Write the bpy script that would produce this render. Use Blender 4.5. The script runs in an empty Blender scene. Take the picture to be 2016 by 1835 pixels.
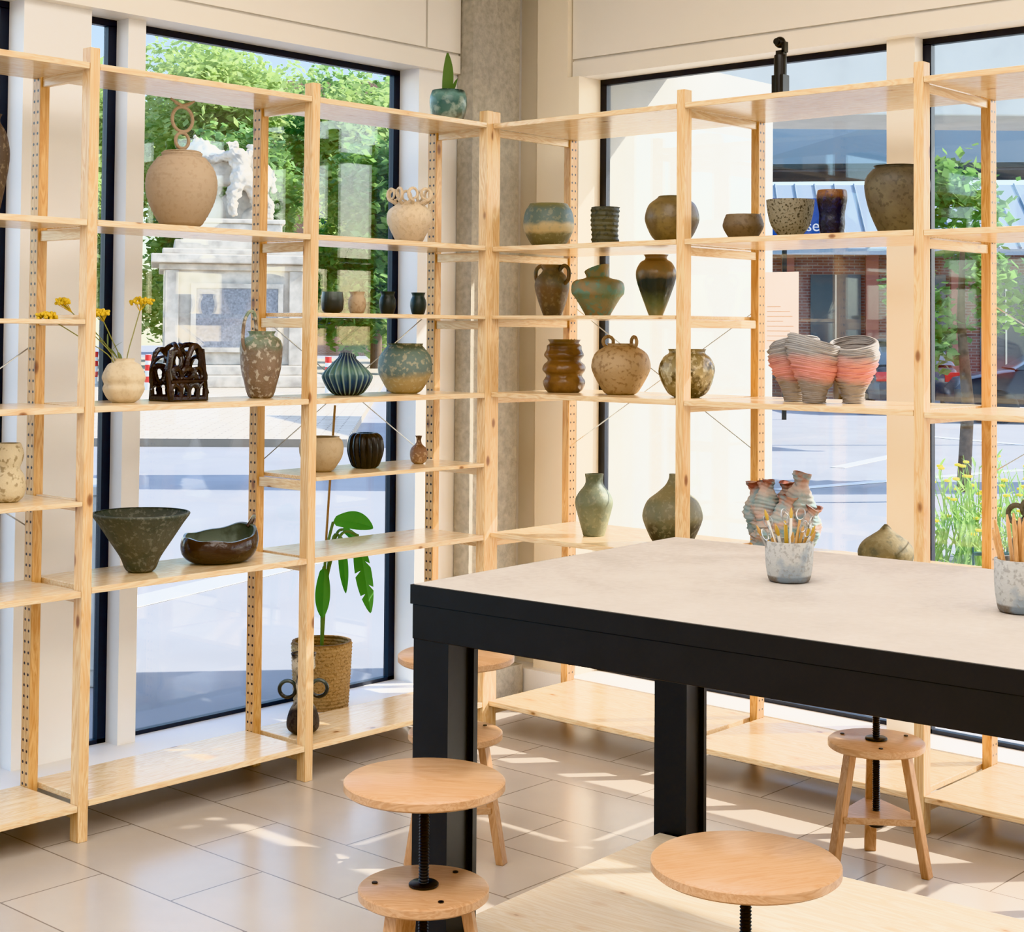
import bpy, bmesh, math, random
from mathutils import Vector, Matrix, noise as mn
random.seed(7)
COL=bpy.context.scene.collection
YAW=.7308
CAM=Vector((3.944,-4.2699,1.4536))
def S(r,d,z=0):
    return Vector((CAM.x+r*math.cos(YAW)-d*math.sin(YAW), CAM.y+r*math.sin(YAW)+d*math.cos(YAW), z))
def lin(h):
    if isinstance(h,str):
        h=h.lstrip('#'); c=[int(h[i:i+2],16)/255 for i in (0,2,4)]
    else: c=list(h)
    return tuple([(v/12.92 if v<=.04045 else ((v+.055)/1.055)**2.4) for v in c]+[1])
def desat(h,k=.15,g=1.12):
    c=lin(h); l=.3*c[0]+.6*c[1]+.1*c[2]
    return tuple([min(.85,(v*(1-k)+l*k)*g) for v in c[:3]]+[1])
# ---------------------------------------------------------------- materials
def newmat(name):
    m=bpy.data.materials.new(name); m.use_nodes=True; nt=m.node_tree
    b=nt.nodes['Principled BSDF']; return m,nt,b
def ramp(nt,stops,interp='LINEAR'):
    r=nt.nodes.new('ShaderNodeValToRGB'); r.color_ramp.interpolation=interp
    e=r.color_ramp.elements
    while len(e)>1: e.remove(e[0])
    e[0].position=stops[0][0]; e[0].color=stops[0][1]
    for p,c in stops[1:]:
        x=e.new(p); x.color=c
    return r
def mth(nt,op,a,b=None,c=None):
    n=nt.nodes.new('ShaderNodeMath'); n.operation=op
    for i,v in enumerate((a,b,c)):
        if v is None: continue
        if isinstance(v,(int,float)): n.inputs[i].default_value=v
        else: nt.links.new(v,n.inputs[i])
    return n.outputs[0]
def mixc(nt,f,a,b):
    n=nt.nodes.new('ShaderNodeMix'); n.data_type='RGBA'
    for s,v in ((n.inputs[0],f),(n.inputs[6],a),(n.inputs[7],b)):
        if isinstance(v,bpy.types.NodeSocket): nt.links.new(v,s)
        else: s.default_value=v
    return n.outputs[2]
def plain(name,col,rough=.5,metal=0,noise=0,nscale=20,bump=0,spec=.5,col2=None):
    m,nt,b=newmat(name); c=lin(col)
    b.inputs['Roughness'].default_value=rough; b.inputs['Metallic'].default_value=metal
    b.inputs['Specular IOR Level'].default_value=spec
    tc=nt.nodes.new('ShaderNodeTexCoord'); nz=nt.nodes.new('ShaderNodeTexNoise')
    nz.inputs['Scale'].default_value=nscale; nz.inputs['Detail'].default_value=6
    nt.links.new(tc.outputs['Object'],nz.inputs['Vector'])
    k=noise if noise else .04
    c1=tuple([v*(1-k) for v in c[:3]]+[1]); c2=lin(col2) if col2 else tuple([min(1,v*(1+k)) for v in c[:3]]+[1])
    r=ramp(nt,[(.3,c1),(.7,c2)]); nt.links.new(nz.outputs['Fac'],r.inputs[0]); nt.links.new(r.outputs[0],b.inputs['Base Color'])
    if bump:
        bp=nt.nodes.new('ShaderNodeBump'); bp.inputs['Strength'].default_value=bump; bp.inputs['Distance'].default_value=.01
        nt.links.new(nz.outputs['Fac'],bp.inputs['Height']); nt.links.new(bp.outputs[0],b.inputs['Normal'])
    return m
def wood(name,axis,ca='#efdbb6',cb='#dbb688',knot=True,holes=None,rough=.32,gs=1.0,kn='#7a4420',kt=.13,cut=1.1):
    m,nt,b=newmat(name); b.inputs['Roughness'].default_value=rough
    tc=nt.nodes.new('ShaderNodeTexCoord'); oi=nt.nodes.new('ShaderNodeObjectInfo')
    add=nt.nodes.new('ShaderNodeVectorMath'); add.operation='ADD'
    sc=nt.nodes.new('ShaderNodeVectorMath'); sc.operation='SCALE'; sc.inputs[0].default_value=(13,17,19)
    nt.links.new(oi.outputs['Random'],sc.inputs['Scale'])
    nt.links.new(tc.outputs['Object'],add.inputs[0]); nt.links.new(sc.outputs[0],add.inputs[1])
    mp=nt.nodes.new('ShaderNodeMapping'); s=[9,9,9]; s['xyz'.index(axis)]=.8
    mp.inputs['Scale'].default_value=[v*gs for v in s]; nt.links.new(add.outputs[0],mp.inputs[0])
    nz=nt.nodes.new('ShaderNodeTexNoise'); nz.inputs['Scale'].default_value=3; nz.inputs['Detail'].default_value=5; nz.inputs['Distortion'].default_value=1.2
    nt.links.new(mp.outputs[0],nz.inputs[0])
    w2=mth(nt,'PINGPONG',mth(nt,'MULTIPLY',nz.outputs['Fac'],9),.5)
    f=mth(nt,'MULTIPLY_ADD',w2,cut*1.5,.05)
    out=mixc(nt,f,lin(ca),lin(cb))
    if knot:
        mp2=nt.nodes.new('ShaderNodeMapping'); s=[11,11,11]; s['xyz'.index(axis)]=5.5; mp2.inputs['Scale'].default_value=s
        nt.links.new(add.outputs[0],mp2.inputs[0])
        v=nt.nodes.new('ShaderNodeTexVoronoi'); v.inputs['Scale'].default_value=1.0; nt.links.new(mp2.outputs[0],v.inputs['Vector'])
        r=ramp(nt,[(.0,(1,1,1,1)),(kt*.6,(.75,.75,.75,1)),(kt,(0,0,0,1))]); nt.links.new(v.outputs['Distance'],r.inputs[0])
        r2=ramp(nt,[(0,(.55,.55,.55,1)),(kt*2.6,(0,0,0,1))]); nt.links.new(v.outputs['Distance'],r2.inputs[0])
        out=mixc(nt,r2.outputs[0],out,lin('#c8904f'))
        out=mixc(nt,r.outputs[0],out,lin(kn))
    if holes:
        sx=nt.nodes.new('ShaderNodeSeparateXYZ'); nt.links.new(tc.outputs['Object'],sx.inputs[0])
        h=sx.outputs['XYZ'.index(holes)]
        dx=mth(nt,'ABSOLUTE',mth(nt,'SUBTRACT',mth(nt,'ABSOLUTE',h),.0098))
        dz=mth(nt,'MULTIPLY',mth(nt,'ABSOLUTE',mth(nt,'SUBTRACT',mth(nt,'FRACT',mth(nt,'MULTIPLY',sx.outputs[2],31.25)),.5)),.032)
        rr=mth(nt,'ADD',mth(nt,'POWER',dx,2),mth(nt,'POWER',dz,2))
        dot=mth(nt,'LESS_THAN',rr,.0043**2)
        out=mixc(nt,dot,out,lin('#2c170a'))
    nt.links.new(out,b.inputs['Base Color'])
    return m
def glaze(name,stops,wob=.15,ns=9,speck=None,amt=.5,sscale=70,rough=.4,bump=.3,blot=None,bamt=.5,bscale=14):
    m,nt,b=newmat(name); b.inputs['Roughness'].default_value=min(.9,rough+.08)
    tc=nt.nodes.new('ShaderNodeTexCoord'); sx=nt.nodes.new('ShaderNodeSeparateXYZ'); nt.links.new(tc.outputs['Generated'],sx.inputs[0])
    n1=nt.nodes.new('ShaderNodeTexNoise'); n1.inputs['Scale'].default_value=ns; n1.inputs['Detail'].default_value=4; nt.links.new(tc.outputs['Object'],n1.inputs[0])
    n2=nt.nodes.new('ShaderNodeTexNoise'); n2.inputs['Scale'].default_value=sscale; n2.inputs['Detail'].default_value=3; nt.links.new(tc.outputs['Object'],n2.inputs[0])
    z=mth(nt,'ADD',sx.outputs[2],mth(nt,'MULTIPLY',mth(nt,'SUBTRACT',n1.outputs['Fac'],.5),wob*4))
    r=ramp(nt,[(p,desat(c)) for p,c in stops]); nt.links.new(z,r.inputs[0]); out=r.outputs[0]
    if blot:
        n3=nt.nodes.new('ShaderNodeTexNoise'); n3.inputs['Scale'].default_value=bscale; n3.inputs['Detail'].default_value=5; nt.links.new(tc.outputs['Object'],n3.inputs[0])
        rb=ramp(nt,[(.5,(0,0,0,1)),(.62,(1,1,1,1))]); nt.links.new(n3.outputs['Fac'],rb.inputs[0])
        out=mixc(nt,mth(nt,'MULTIPLY',rb.outputs[0],bamt),out,desat(blot))
    if speck:
        rs=ramp(nt,[(.54,(0,0,0,1)),(.62,(1,1,1,1))]); nt.links.new(n2.outputs['Fac'],rs.inputs[0])
        out=mixc(nt,mth(nt,'MULTIPLY',rs.outputs[0],amt),out,desat(speck))
    nt.links.new(out,b.inputs['Base Color'])
    bp=nt.nodes.new('ShaderNodeBump'); bp.inputs['Strength'].default_value=bump; bp.inputs['Distance'].default_value=.004
    nt.links.new(n2.outputs['Fac'],bp.inputs['Height']); nt.links.new(bp.outputs[0],b.inputs['Normal'])
    return m
def leafmat(name,a,b_,tr=.5):
    m,nt,b=newmat(name)
    geo=nt.nodes.new('ShaderNodeTexCoord'); nz=nt.nodes.new('ShaderNodeTexNoise'); nz.inputs['Scale'].default_value=1.3; nz.inputs['Detail'].default_value=8
    nt.links.new(geo.outputs['Object'],nz.inputs[0]); r=ramp(nt,[(.35,lin(a)),(.65,lin(b_))]); nt.links.new(nz.outputs['Fac'],r.inputs[0])
    nt.links.new(r.outputs[0],b.inputs['Base Color']); b.inputs['Roughness'].default_value=.55
    t=nt.nodes.new('ShaderNodeBsdfTranslucent'); nt.links.new(r.outputs[0],t.inputs[0])
    mx=nt.nodes.new('ShaderNodeMixShader'); mx.inputs[0].default_value=tr
    o=nt.nodes['Material Output']; nt.links.new(b.outputs[0],mx.inputs[1]); nt.links.new(t.outputs[0],mx.inputs[2]); nt.links.new(mx.outputs[0],o.inputs[0])
    return m
def glassmat(name,f=.06):
    m,nt,b=newmat(name); nt.nodes.remove(b)
    t=nt.nodes.new('ShaderNodeBsdfTransparent'); g=nt.nodes.new('ShaderNodeBsdfGlossy'); g.inputs['Roughness'].default_value=.02
    t.inputs[0].default_value=(.97,.98,.98,1)
    mx=nt.nodes.new('ShaderNodeMixShader'); mx.inputs[0].default_value=f
    o=nt.nodes['Material Output']; nt.links.new(t.outputs[0],mx.inputs[1]); nt.links.new(g.outputs[0],mx.inputs[2]); nt.links.new(mx.outputs[0],o.inputs[0])
    return m
def brickmat(name,c1,c2,mortar,w=.25,h=.07,ms=.01,plane='xz',rough=.8,off=.5,shift=(0,0)):
    m,nt,b=newmat(name); tc=nt.nodes.new('ShaderNodeTexCoord'); sx=nt.nodes.new('ShaderNodeSeparateXYZ'); cb=nt.nodes.new('ShaderNodeCombineXYZ')
    nt.links.new(tc.outputs['Object'],sx.inputs[0])
    nt.links.new(mth(nt,'ADD',sx.outputs['xyz'.index(plane[0])],shift[0]),cb.inputs[0]); nt.links.new(mth(nt,'ADD',sx.outputs['xyz'.index(plane[1])],shift[1]),cb.inputs[1])
    br=nt.nodes.new('ShaderNodeTexBrick'); br.inputs['Scale'].default_value=1; br.inputs['Brick Width'].default_value=w; br.inputs['Row Height'].default_value=h
    br.inputs['Mortar Size'].default_value=ms; br.inputs['Mortar Smooth'].default_value=0; br.offset=off
    br.inputs['Color1'].default_value=lin(c1); br.inputs['Color2'].default_value=lin(c2); br.inputs['Mortar'].default_value=lin(mortar)
    nt.links.new(cb.outputs[0],br.inputs[0])
    nz=nt.nodes.new('ShaderNodeTexNoise'); nz.inputs['Scale'].default_value=6; nz.inputs['Detail'].default_value=6; nt.links.new(tc.outputs['Object'],nz.inputs[0])
    mm=nt.nodes.new('ShaderNodeMix'); mm.data_type='RGBA'; mm.blend_type='MULTIPLY'; mm.inputs[0].default_value=.15
    r=ramp(nt,[(.3,(.6,.6,.6,1)),(.7,(1,1,1,1))]); nt.links.new(nz.outputs['Fac'],r.inputs[0])
    nt.links.new(br.outputs['Color'],mm.inputs[6]); nt.links.new(r.outputs[0],mm.inputs[7]); nt.links.new(mm.outputs[2],b.inputs['Base Color'])
    b.inputs['Roughness'].default_value=rough
    return m
pine_x=wood('pine_x','x',rough=.2,kt=.09); pine_y=wood('pine_y','y',rough=.2,kt=.09); pine_z=wood('pine_z','z',ca='#ead0a4',cb='#d4a670')
pine_hx=wood('pine_holes_x','z',ca='#deb67c',cb='#c28b4b',holes='X'); pine_hy=wood('pine_holes_y','z',ca='#deb67c',cb='#c28b4b',holes='Y')
ply=wood('spruce_ply','x',ca='#f4e8d4',cb='#e8d3b2',gs=.7,rough=.4,kn='#8a5a30',kt=.075)
beech=wood('beech','x',ca='#cba581',cb='#b68a61',knot=False,rough=.3,gs=1.3); beech_z=wood('beech_z','z',ca='#c89d74',cb='#af8054',knot=False,rough=.4)
white=plain('white_paint','#f2f0ed',.5,noise=.02,nscale=2); white2=plain('white_panel','#f3ede2',.45,noise=.02,nscale=2); cream=plain('white_panel_warm_bounce','#f8ecd6',.5,noise=.02,nscale=2)  # cream: white panel with warm sun bounce put into its colour
ceilm=plain('ceiling_paint','#f0ede8',.7)
darkframe=plain('window_frame_dark','#141b2a',.4); black=plain('black_steel','#08080a',.42,noise=.6,nscale=16); blackp=plain('black_plastic','#08080a',.35)
steel=plain('steel_wire','#b9b7b0',.3,metal=.9)
conc=plain('column_concrete','#b5aea0',.9,noise=.16,nscale=45,bump=.7)
conc2=plain('outside_concrete','#c8c4bb',.85,noise=.08,nscale=3,bump=.2)
conc3=plain('wing_concrete','#acaba6',.85,noise=.1,nscale=4,bump=.2)
tilem=brickmat('floor_tiles','#c2b8ad','#bcb2a7','#80766c',w=.6,h=.3,ms=.0022,plane='xy',rough=.22,shift=(-.28,0))
def tabletop_mat():
    m,nt,b=newmat('table_top'); tc=nt.nodes.new('ShaderNodeTexCoord')
    n1=nt.nodes.new('ShaderNodeTexNoise'); n1.inputs['Scale'].default_value=4; n1.inputs['Detail'].default_value=9; n1.inputs['Distortion'].default_value=.8
    n2=nt.nodes.new('ShaderNodeTexNoise'); n2.inputs['Scale'].default_value=60; n2.inputs['Detail'].default_value=6
    for n in(n1,n2): nt.links.new(tc.outputs['Object'],n.inputs[0])
    f=mth(nt,'ADD',mth(nt,'MULTIPLY',n1.outputs['Fac'],.6),mth(nt,'MULTIPLY',n2.outputs['Fac'],.4))
    r=ramp(nt,[(.36,lin('#a69e96')),(.5,lin('#b1a9a1')),(.64,lin('#bbb4ac'))]); nt.links.new(f,r.inputs[0]); nt.links.new(r.outputs[0],b.inputs['Base Color'])
    b.inputs['Roughness'].default_value=.5
    bp=nt.nodes.new('ShaderNodeBump'); bp.inputs['Strength'].default_value=.2; bp.inputs['Distance'].default_value=.004; nt.links.new(n2.outputs['Fac'],bp.inputs['Height']); nt.links.new(bp.outputs[0],b.inputs['Normal'])
    return m
tablem=tabletop_mat()
asphalt=plain('asphalt','#919194',.9,noise=.12,nscale=1.2)
paving=brickmat('paving','#beb3a3','#b2a797','#8a8174',w=.4,h=.2,ms=.012,plane='xy',rough=.9)
paintw=plain('road_paint','#f2f2ef',.8)
marble=plain('statue_stone','#bab2a6',.85,noise=.3,nscale=3,bump=.6)
glass=glassmat('pane_glass',.05)
# ---------------------------------------------------------------- geometry helpers
def thing(o,label,cat,group=None,kind=None):
    o['label']=label; o['category']=cat
    if group: o['group']=group
    if kind: o['kind']=kind
    return o
def empty(name,loc=(0,0,0),rot=0):
    o=bpy.data.objects.new(name,None); o.empty_display_size=.1; o.location=loc; o.rotation_euler=(0,0,rot); COL.objects.link(o); return o
def mobj(name,vf,mat,parent=None,loc=(0,0,0),rot=(0,0,0),smooth=True,sharp=40,inner=None):
    v,f=vf; me=bpy.data.meshes.new(name); me.from_pydata([tuple(p) for p in v],[],f); me.update()
    bm=bmesh.new(); bm.from_mesh(me); bmesh.ops.remove_doubles(bm,verts=bm.verts,dist=1e-6); bmesh.ops.recalc_face_normals(bm,faces=bm.faces)
    bm.to_mesh(me); bm.free()
    if mat: me.materials.append(mat)
    if inner:
        me.materials.append(inner)
        for p in me.polygons:
            c=p.center; 
            if p.normal.x*c.x+p.normal.y*c.y<0 or (p.normal.z>.9 and c.x**2+c.y**2<.01): p.material_index=1
    if smooth:
        me.polygons.foreach_set('use_smooth',[True]*len(me.polygons))
        try: me.set_sharp_from_angle(angle=math.radians(sharp))
        except Exception: pass
    o=bpy.data.objects.new(name,me); o.location=loc; o.rotation_euler=rot
    if parent: o.parent=parent
    COL.objects.link(o); return o
def boxvf(x0,x1,y0,y1,z0,z1):
    v=[(x0,y0,z0),(x1,y0,z0),(x1,y1,z0),(x0,y1,z0),(x0,y0,z1),(x1,y0,z1),(x1,y1,z1),(x0,y1,z1)]
    return v,[(0,3,2,1),(4,5,6,7),(0,1,5,4),(1,2,6,5),(2,3,7,6),(3,0,4,7)]
def comb(*l):
    V=[];F=[]
    for v,f in l:
        n=len(V); V+=[tuple(p) for p in v]; F+=[tuple(i+n for i in q) for q in f]
    return V,F
def box(name,x0,x1,y0,y1,z0,z1,mat,parent=None,bev=.002,struct=False):
    cx,cy=(x0+x1)/2,(y0+y1)/2
    o=mobj(name,boxvf(x0-cx,x1-cx,y0-cy,y1-cy,0,z1-z0),mat,parent,(cx,cy,z0),smooth=False)
    if bev:
        md=o.modifiers.new('b','BEVEL'); md.width=bev; md.segments=2
    if struct: o['kind']='structure'
    return o
def catmull(P,k=4):
    out=[]
    n=len(P)
    for i in range(n-1):
        p0=P[max(0,i-1)];p1=P[i];p2=P[i+1];p3=P[min(n-1,i+2)]
        for j in range(k):
            t=j/k
            out.append(tuple(.5*((2*b)+(-a+c)*t+(2*a-5*b+4*c-d)*t*t+(-a+3*b-3*c+d)*t**3) for a,b,c,d in zip(p0,p1,p2,p3)))
    out.append(tuple(P[-1])); return out
def cv(P,k=6): return [Vector(p) for p in catmull(P,k)]
def lathevf(prof,W,H,wall=.006,seg=48,mod=None,k=5,closed=False,post=None,smoothprof=True):
    P=[(max(0,r)*W/2,z*H) for r,z in prof]
    if smoothprof: P=[(max(0.0005,a),b) for a,b in catmull(P,k)]
    pts=[(0,P[0][1])]+P
    if closed: pts=pts+[(0,P[-1][1])]
    else:
        inner=[(max(.001,r-wall),z) for r,z in reversed(P) if z>P[0][1]+wall*1.5]
        pts=pts+inner+[(0,P[0][1]+wall*1.5)]
    V=[];F=[];rings=[]
    for r,z in pts:
        if r==0: rings.append([len(V)]); V.append((0,0,z)); continue
        ring=[]
        for i in range(seg):
            th=2*math.pi*i/seg; rr,zz=(r,z)
            if mod: rr,zz=mod(th,z/H,r,z)
            ring.append(len(V)); V.append((rr*math.cos(th),rr*math.sin(th),zz))
        rings.append(ring)
    for a,b in zip(rings,rings[1:]):
        for i in range(seg):
            j=(i+1)%seg
            if len(a)==1 and len(b)==1: continue
            if len(a)==1: F.append((a[0],b[i],b[j]))
            elif len(b)==1: F.append((a[i],a[j],b[0]))
            else: F.append((a[i],a[j],b[j],b[i]))
    if post: V=[post(Vector(v)) for v in V]
    return V,F
def tubevf(pts,rad,seg=8,closed=False,cap=True):
    pts=[Vector(p) for p in pts]; n=len(pts); V=[];F=[]
    R=rad if isinstance(rad,(list,tuple)) else [rad]*n
    up=None; rings=[]
    for i,p in enumerate(pts):
        if closed: t=pts[(i+1)%n]-pts[i-1]
        else: t=pts[min(n-1,i+1)]-pts[max(0,i-1)]
        t.normalize()
        if up is None:
            up=Vector((0,0,1)) if abs(t.z)<.9 else Vector((1,0,0))
        up=(up-t*up.dot(t)); up.normalize(); s=t.cross(up)
        ring=[]
        for k in range(seg):
            a=2*math.pi*k/seg; ring.append(len(V)); V.append(p+(up*math.cos(a)+s*math.sin(a))*R[i])
        rings.append(ring)
    m=n if closed else n-1
    for i in range(m):
        a=rings[i];b=rings[(i+1)%n]
        for k in range(seg): F.append((a[k],a[(k+1)%seg],b[(k+1)%seg],b[k]))
    if not closed and cap: F.append(tuple(reversed(rings[0]))); F.append(tuple(rings[-1]))
    return V,F
def arc(c,R,a0,a1,n=16,plane='xz',sy=1,rotz=0):
    out=[]
    for i in range(n+1):
        a=math.radians(a0+(a1-a0)*i/n); x=R*math.cos(a); y=R*math.sin(a)*sy
        v=Vector((x,0,y)) if plane=='xz' else (Vector((0,x,y)) if plane=='yz' else Vector((x,y,0)))
        if rotz: v=Matrix.Rotation(rotz,3,'Z')@v
        out.append(Vector(c)+v)
    return out
def ringvf(c,R,r,plane='xz',rotz=0,seg=8,n=24):
    return tubevf(arc(c,R,0,360-360/n,n-1,plane,1,rotz),r,seg,closed=True)
def spherevf(c,r,n=8,m=6,sc=(1,1,1)):
    V=[];F=[]
    prof=[(math.sin(math.pi*i/m),-math.cos(math.pi*i/m)) for i in range(m+1)]
    rings=[]
    for a,b in prof:
        if a<1e-6: rings.append([len(V)]); V.append((c[0],c[1],c[2]+b*r*sc[2])); continue
        rg=[]
        for i in range(n):
            t=2*math.pi*i/n; rg.append(len(V)); V.append((c[0]+a*r*math.cos(t)*sc[0],c[1]+a*r*math.sin(t)*sc[1],c[2]+b*r*sc[2]))
        rings.append(rg)
    for a,b in zip(rings,rings[1:]):
        for i in range(n):
            j=(i+1)%n
            if len(a)==1: F.append((a[0],b[i],b[j]))
            elif len(b)==1: F.append((a[i],a[j],b[0]))
            else: F.append((a[i],a[j],b[j],b[i]))
    return V,F
def textmesh(name,body,size,mat,parent,loc,rot,align='LEFT'):
    c=bpy.data.curves.new('tmp_curve','FONT'); c.body=body; c.size=size; c.extrude=.003; c.align_x=align
    t=bpy.data.objects.new('tmp_text',c); COL.objects.link(t); bpy.context.view_layer.update()
    me=bpy.data.meshes.new_from_object(t.evaluated_get(bpy.context.evaluated_depsgraph_get())); bpy.data.objects.remove(t)
    me.materials.clear(); me.materials.append(mat); o=bpy.data.objects.new(name,me); o.parent=parent; o.location=loc; o.rotation_euler=rot; COL.objects.link(o); return o
# ---------------------------------------------------------------- camera
cd=bpy.data.cameras.new('camera'); cam=bpy.data.objects.new('camera',cd); COL.objects.link(cam); bpy.context.scene.camera=cam
cd.sensor_width=36; cd.lens=36*3124.66/2016; cd.shift_y=(549.07-917.5)/2016; cd.clip_start=.05; cd.clip_end=500
pit=.0331; rol=.0078
F0=Vector((-math.sin(YAW),math.cos(YAW),0));R0=Vector((math.cos(YAW),math.sin(YAW),0));U0=Vector((0,0,1))
Fv=F0*math.cos(pit)+U0*math.sin(pit);Uv=U0*math.cos(pit)-F0*math.sin(pit)
Rv=R0*math.cos(rol)+Uv*math.sin(rol);U2=Uv*math.cos(rol)-R0*math.sin(rol)
M=Matrix((Rv,U2,-Fv)).transposed().to_4x4(); M.translation=CAM; cam.matrix_world=M
# ---------------------------------------------------------------- room shell
WX=-.55; WY=.75; XR=6.2; YB=-7.2; CZ=3.1; WXO=WX-.03; WYO=WY+.03
def struct(name,vf,mat):
    o=mobj(name,vf,mat,smooth=False); o['kind']='structure'; return o
struct('floor',boxvf(WXO,XR,YB,WYO,-.1,0),tilem)
struct('ceiling',boxvf(WXO,XR,YB,WYO,CZ,CZ+.1),ceilm)
ZB=.10; ZT=2.455; TN=[0]
def trim(vf,mat): TN[0]+=1; return struct('trim_%d'%TN[0],vf,mat)
struct('wall_left',boxvf(WXO,-.42,YB,.27,ZT+.02,CZ),white2)
struct('wall_right',boxvf(-.13,XR,.64,WYO,ZT+.02,CZ),white2)
trim(boxvf(WXO,-.295,YB,.06,0,ZB),white)
for p in (boxvf(WXO,-.43,.06,WY,0,CZ),boxvf(WXO,-.47,-1.247,-1.178,ZB,ZT+.02),boxvf(WXO,-.45,-1.642,-1.40,ZB,ZT+.02),
 boxvf(WXO,-.47,-3.1,-2.95,ZB,ZT+.02),boxvf(WXO,-.47,-4.6,-4.45,ZB,ZT+.02),boxvf(WXO,-.42,YB,-5.9,ZB,ZT+.02)): trim(p,white)
trim(comb(boxvf(-.42,-.405,YB,.265,2.475,2.545),boxvf(-.42,-.405,YB,.07,2.556,CZ),boxvf(-.42,-.405,.08,.265,2.556,CZ)),white2)
trim(boxvf(-.43,XR,.56,WYO,0,ZB),white)
for p in (boxvf(-.43,-.29,.66,WYO,ZB,CZ),boxvf(-.29,-.07,.60,WYO,ZB,ZT+.02),boxvf(-.29,-.13,.60,WYO,ZT+.02,CZ)): trim(p,cream)
for p in (boxvf(1.247,1.354,.68,WYO,ZB,ZT+.02),boxvf(2.75,2.86,.68,WYO,ZB,ZT+.02),boxvf(4.2,4.31,.68,WYO,ZB,ZT+.02),boxvf(5.6,XR,.64,WYO,ZB,ZT+.02)): trim(p,white2)
trim(comb(boxvf(-.125,XR,.625,.64,2.475,2.54),boxvf(-.125,XR,.625,.64,2.551,CZ)),white2)
trim(boxvf(-.425,-.343,.272,.548,0,CZ),conc)
trim(boxvf(-.35,-.30,.30,.548,0,.12),conc)
struct('wall_back',boxvf(WXO,XR,YB-.1,YB,0,CZ),white)
struct('wall_side',boxvf(XR,XR+.1,YB,WYO,0,CZ),white)
def window(n,side,a,b,fl=True,fr=True):
    w=empty('window_%d'%n); w['kind']='structure'
    t=.032
    def bx(a0,a1,z0,z1,d0=-.013,d1=.013):
        return boxvf(WX+d0,WX+d1,a0,a1,z0,z1) if side=='L' else boxvf(a0,a1,WY+d0,WY+d1,z0,z1)
    fs=[bx(a,b,ZB,ZB+.014),bx(a,b,ZT-.003,ZT+.02)]
    if fl: fs.append(bx(a,a+t,ZB,ZT))
    if fr: fs.append(bx(b-t,b,ZB,ZT))
    mobj('window_frame',comb(*fs),darkframe,w,smooth=False)
    mobj('glass_pane',bx(a,b,ZB,ZT,-.004,.004),glass,w,smooth=False)
window(1,'L',-1.178,.06,fl=False); window(2,'L',-1.40,-1.247,fl=False); window(3,'L',-2.95,-1.642); window(4,'L',-4.45,-3.1); window(5,'L',-5.9,-4.6)
window(6,'R',-.07,1.247,fr=False); window(7,'R',1.354,2.75); window(8,'R',2.86,4.2); window(9,'R',4.31,5.6)
# ---------------------------------------------------------------- shelving
shl=empty('shelving_unit',(0,0,0)); thing(shl,'tall open pine shelving along the window wall, filled with pottery','shelving')
LY=[-.017-.838*n for n in range(4)]
THIN=(1.51,1.511,1.478,.975,.96)
def post(parent,x,y,mat,sx,sy,z1=2.26): return box('post',x-sx/2,x+sx/2,y-sy/2,y+sy/2,0,z1,mat,parent,bev=.002)
for y in LY:
    post(shl,0,y,pine_z,.042,.032); post(shl,-.263,y,pine_hx,.044,.032)
    for z in (2.17,1.71,1.46,.93,.67,.06): box('crossbar',-.24,-.021,y-.009,y+.009,z,z+.032,pine_x,shl)
bays={(1,0):(.115,.715,.975,1.23,1.51,1.765,2.215),(2,1):(.115,.715,1.23,1.765,2.215),(3,2):(.105,.707,.96,1.23,1.478,1.765,2.215)}
for (a,b),zs in bays.items():
    for z in zs:
        box('shelf_board',-.283,.02,LY[a]+.0175,LY[b]-.0175,z-(.013 if z in THIN else .018),z,pine_y,shl)
def wire(parent,a,b): return mobj('cross_brace',tubevf([a,b],.0022,6),steel,parent)
wire(shl,(-.29,LY[1],1.52),(-.29,LY[0],.98)); wire(shl,(-.29,LY[0],1.52),(-.29,LY[1],.98))
wire(shl,(-.29,LY[3],1.40),(-.29,LY[2],.86)); wire(shl,(-.29,LY[2],1.40),(-.29,LY[3],.86))
shr=empty('shelving_unit',(0,0,0)); thing(shr,'deep open pine shelving before the street window, stacked with vases','shelving')
RX=[0,.8604,1.7208,2.5812]
for x in RX:
    post(shr,x,.022,pine_z,.032,.042); post(shr,x,.468,pine_hy,.032,.044)
    for z in (2.17,1.71,1.19,.67,.06)+((1.47,) if x<1 else ()): box('crossbar',x-.009,x+.009,.044,.445,z,z+.028,pine_y,shr)
baysr=[(.115,.722,1.232,1.511,1.763,2.215),(.115,.722,1.232,1.763,2.215),(.115,.722,1.228,1.762,2.215)]
for i,zs in enumerate(baysr):
    for z in zs: box('shelf_board',RX[i]+.0175,RX[i+1]-.0175,0,.49,z-(.013 if z in THIN else .018),z,pine_x,shr)
for a,b in ((0,1),(2,3)):
    wire(shr,(RX[a],.495,1.55),(RX[b],.495,1.02)); wire(shr,(RX[b],.495,1.55),(RX[a],.495,1.02))
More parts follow.
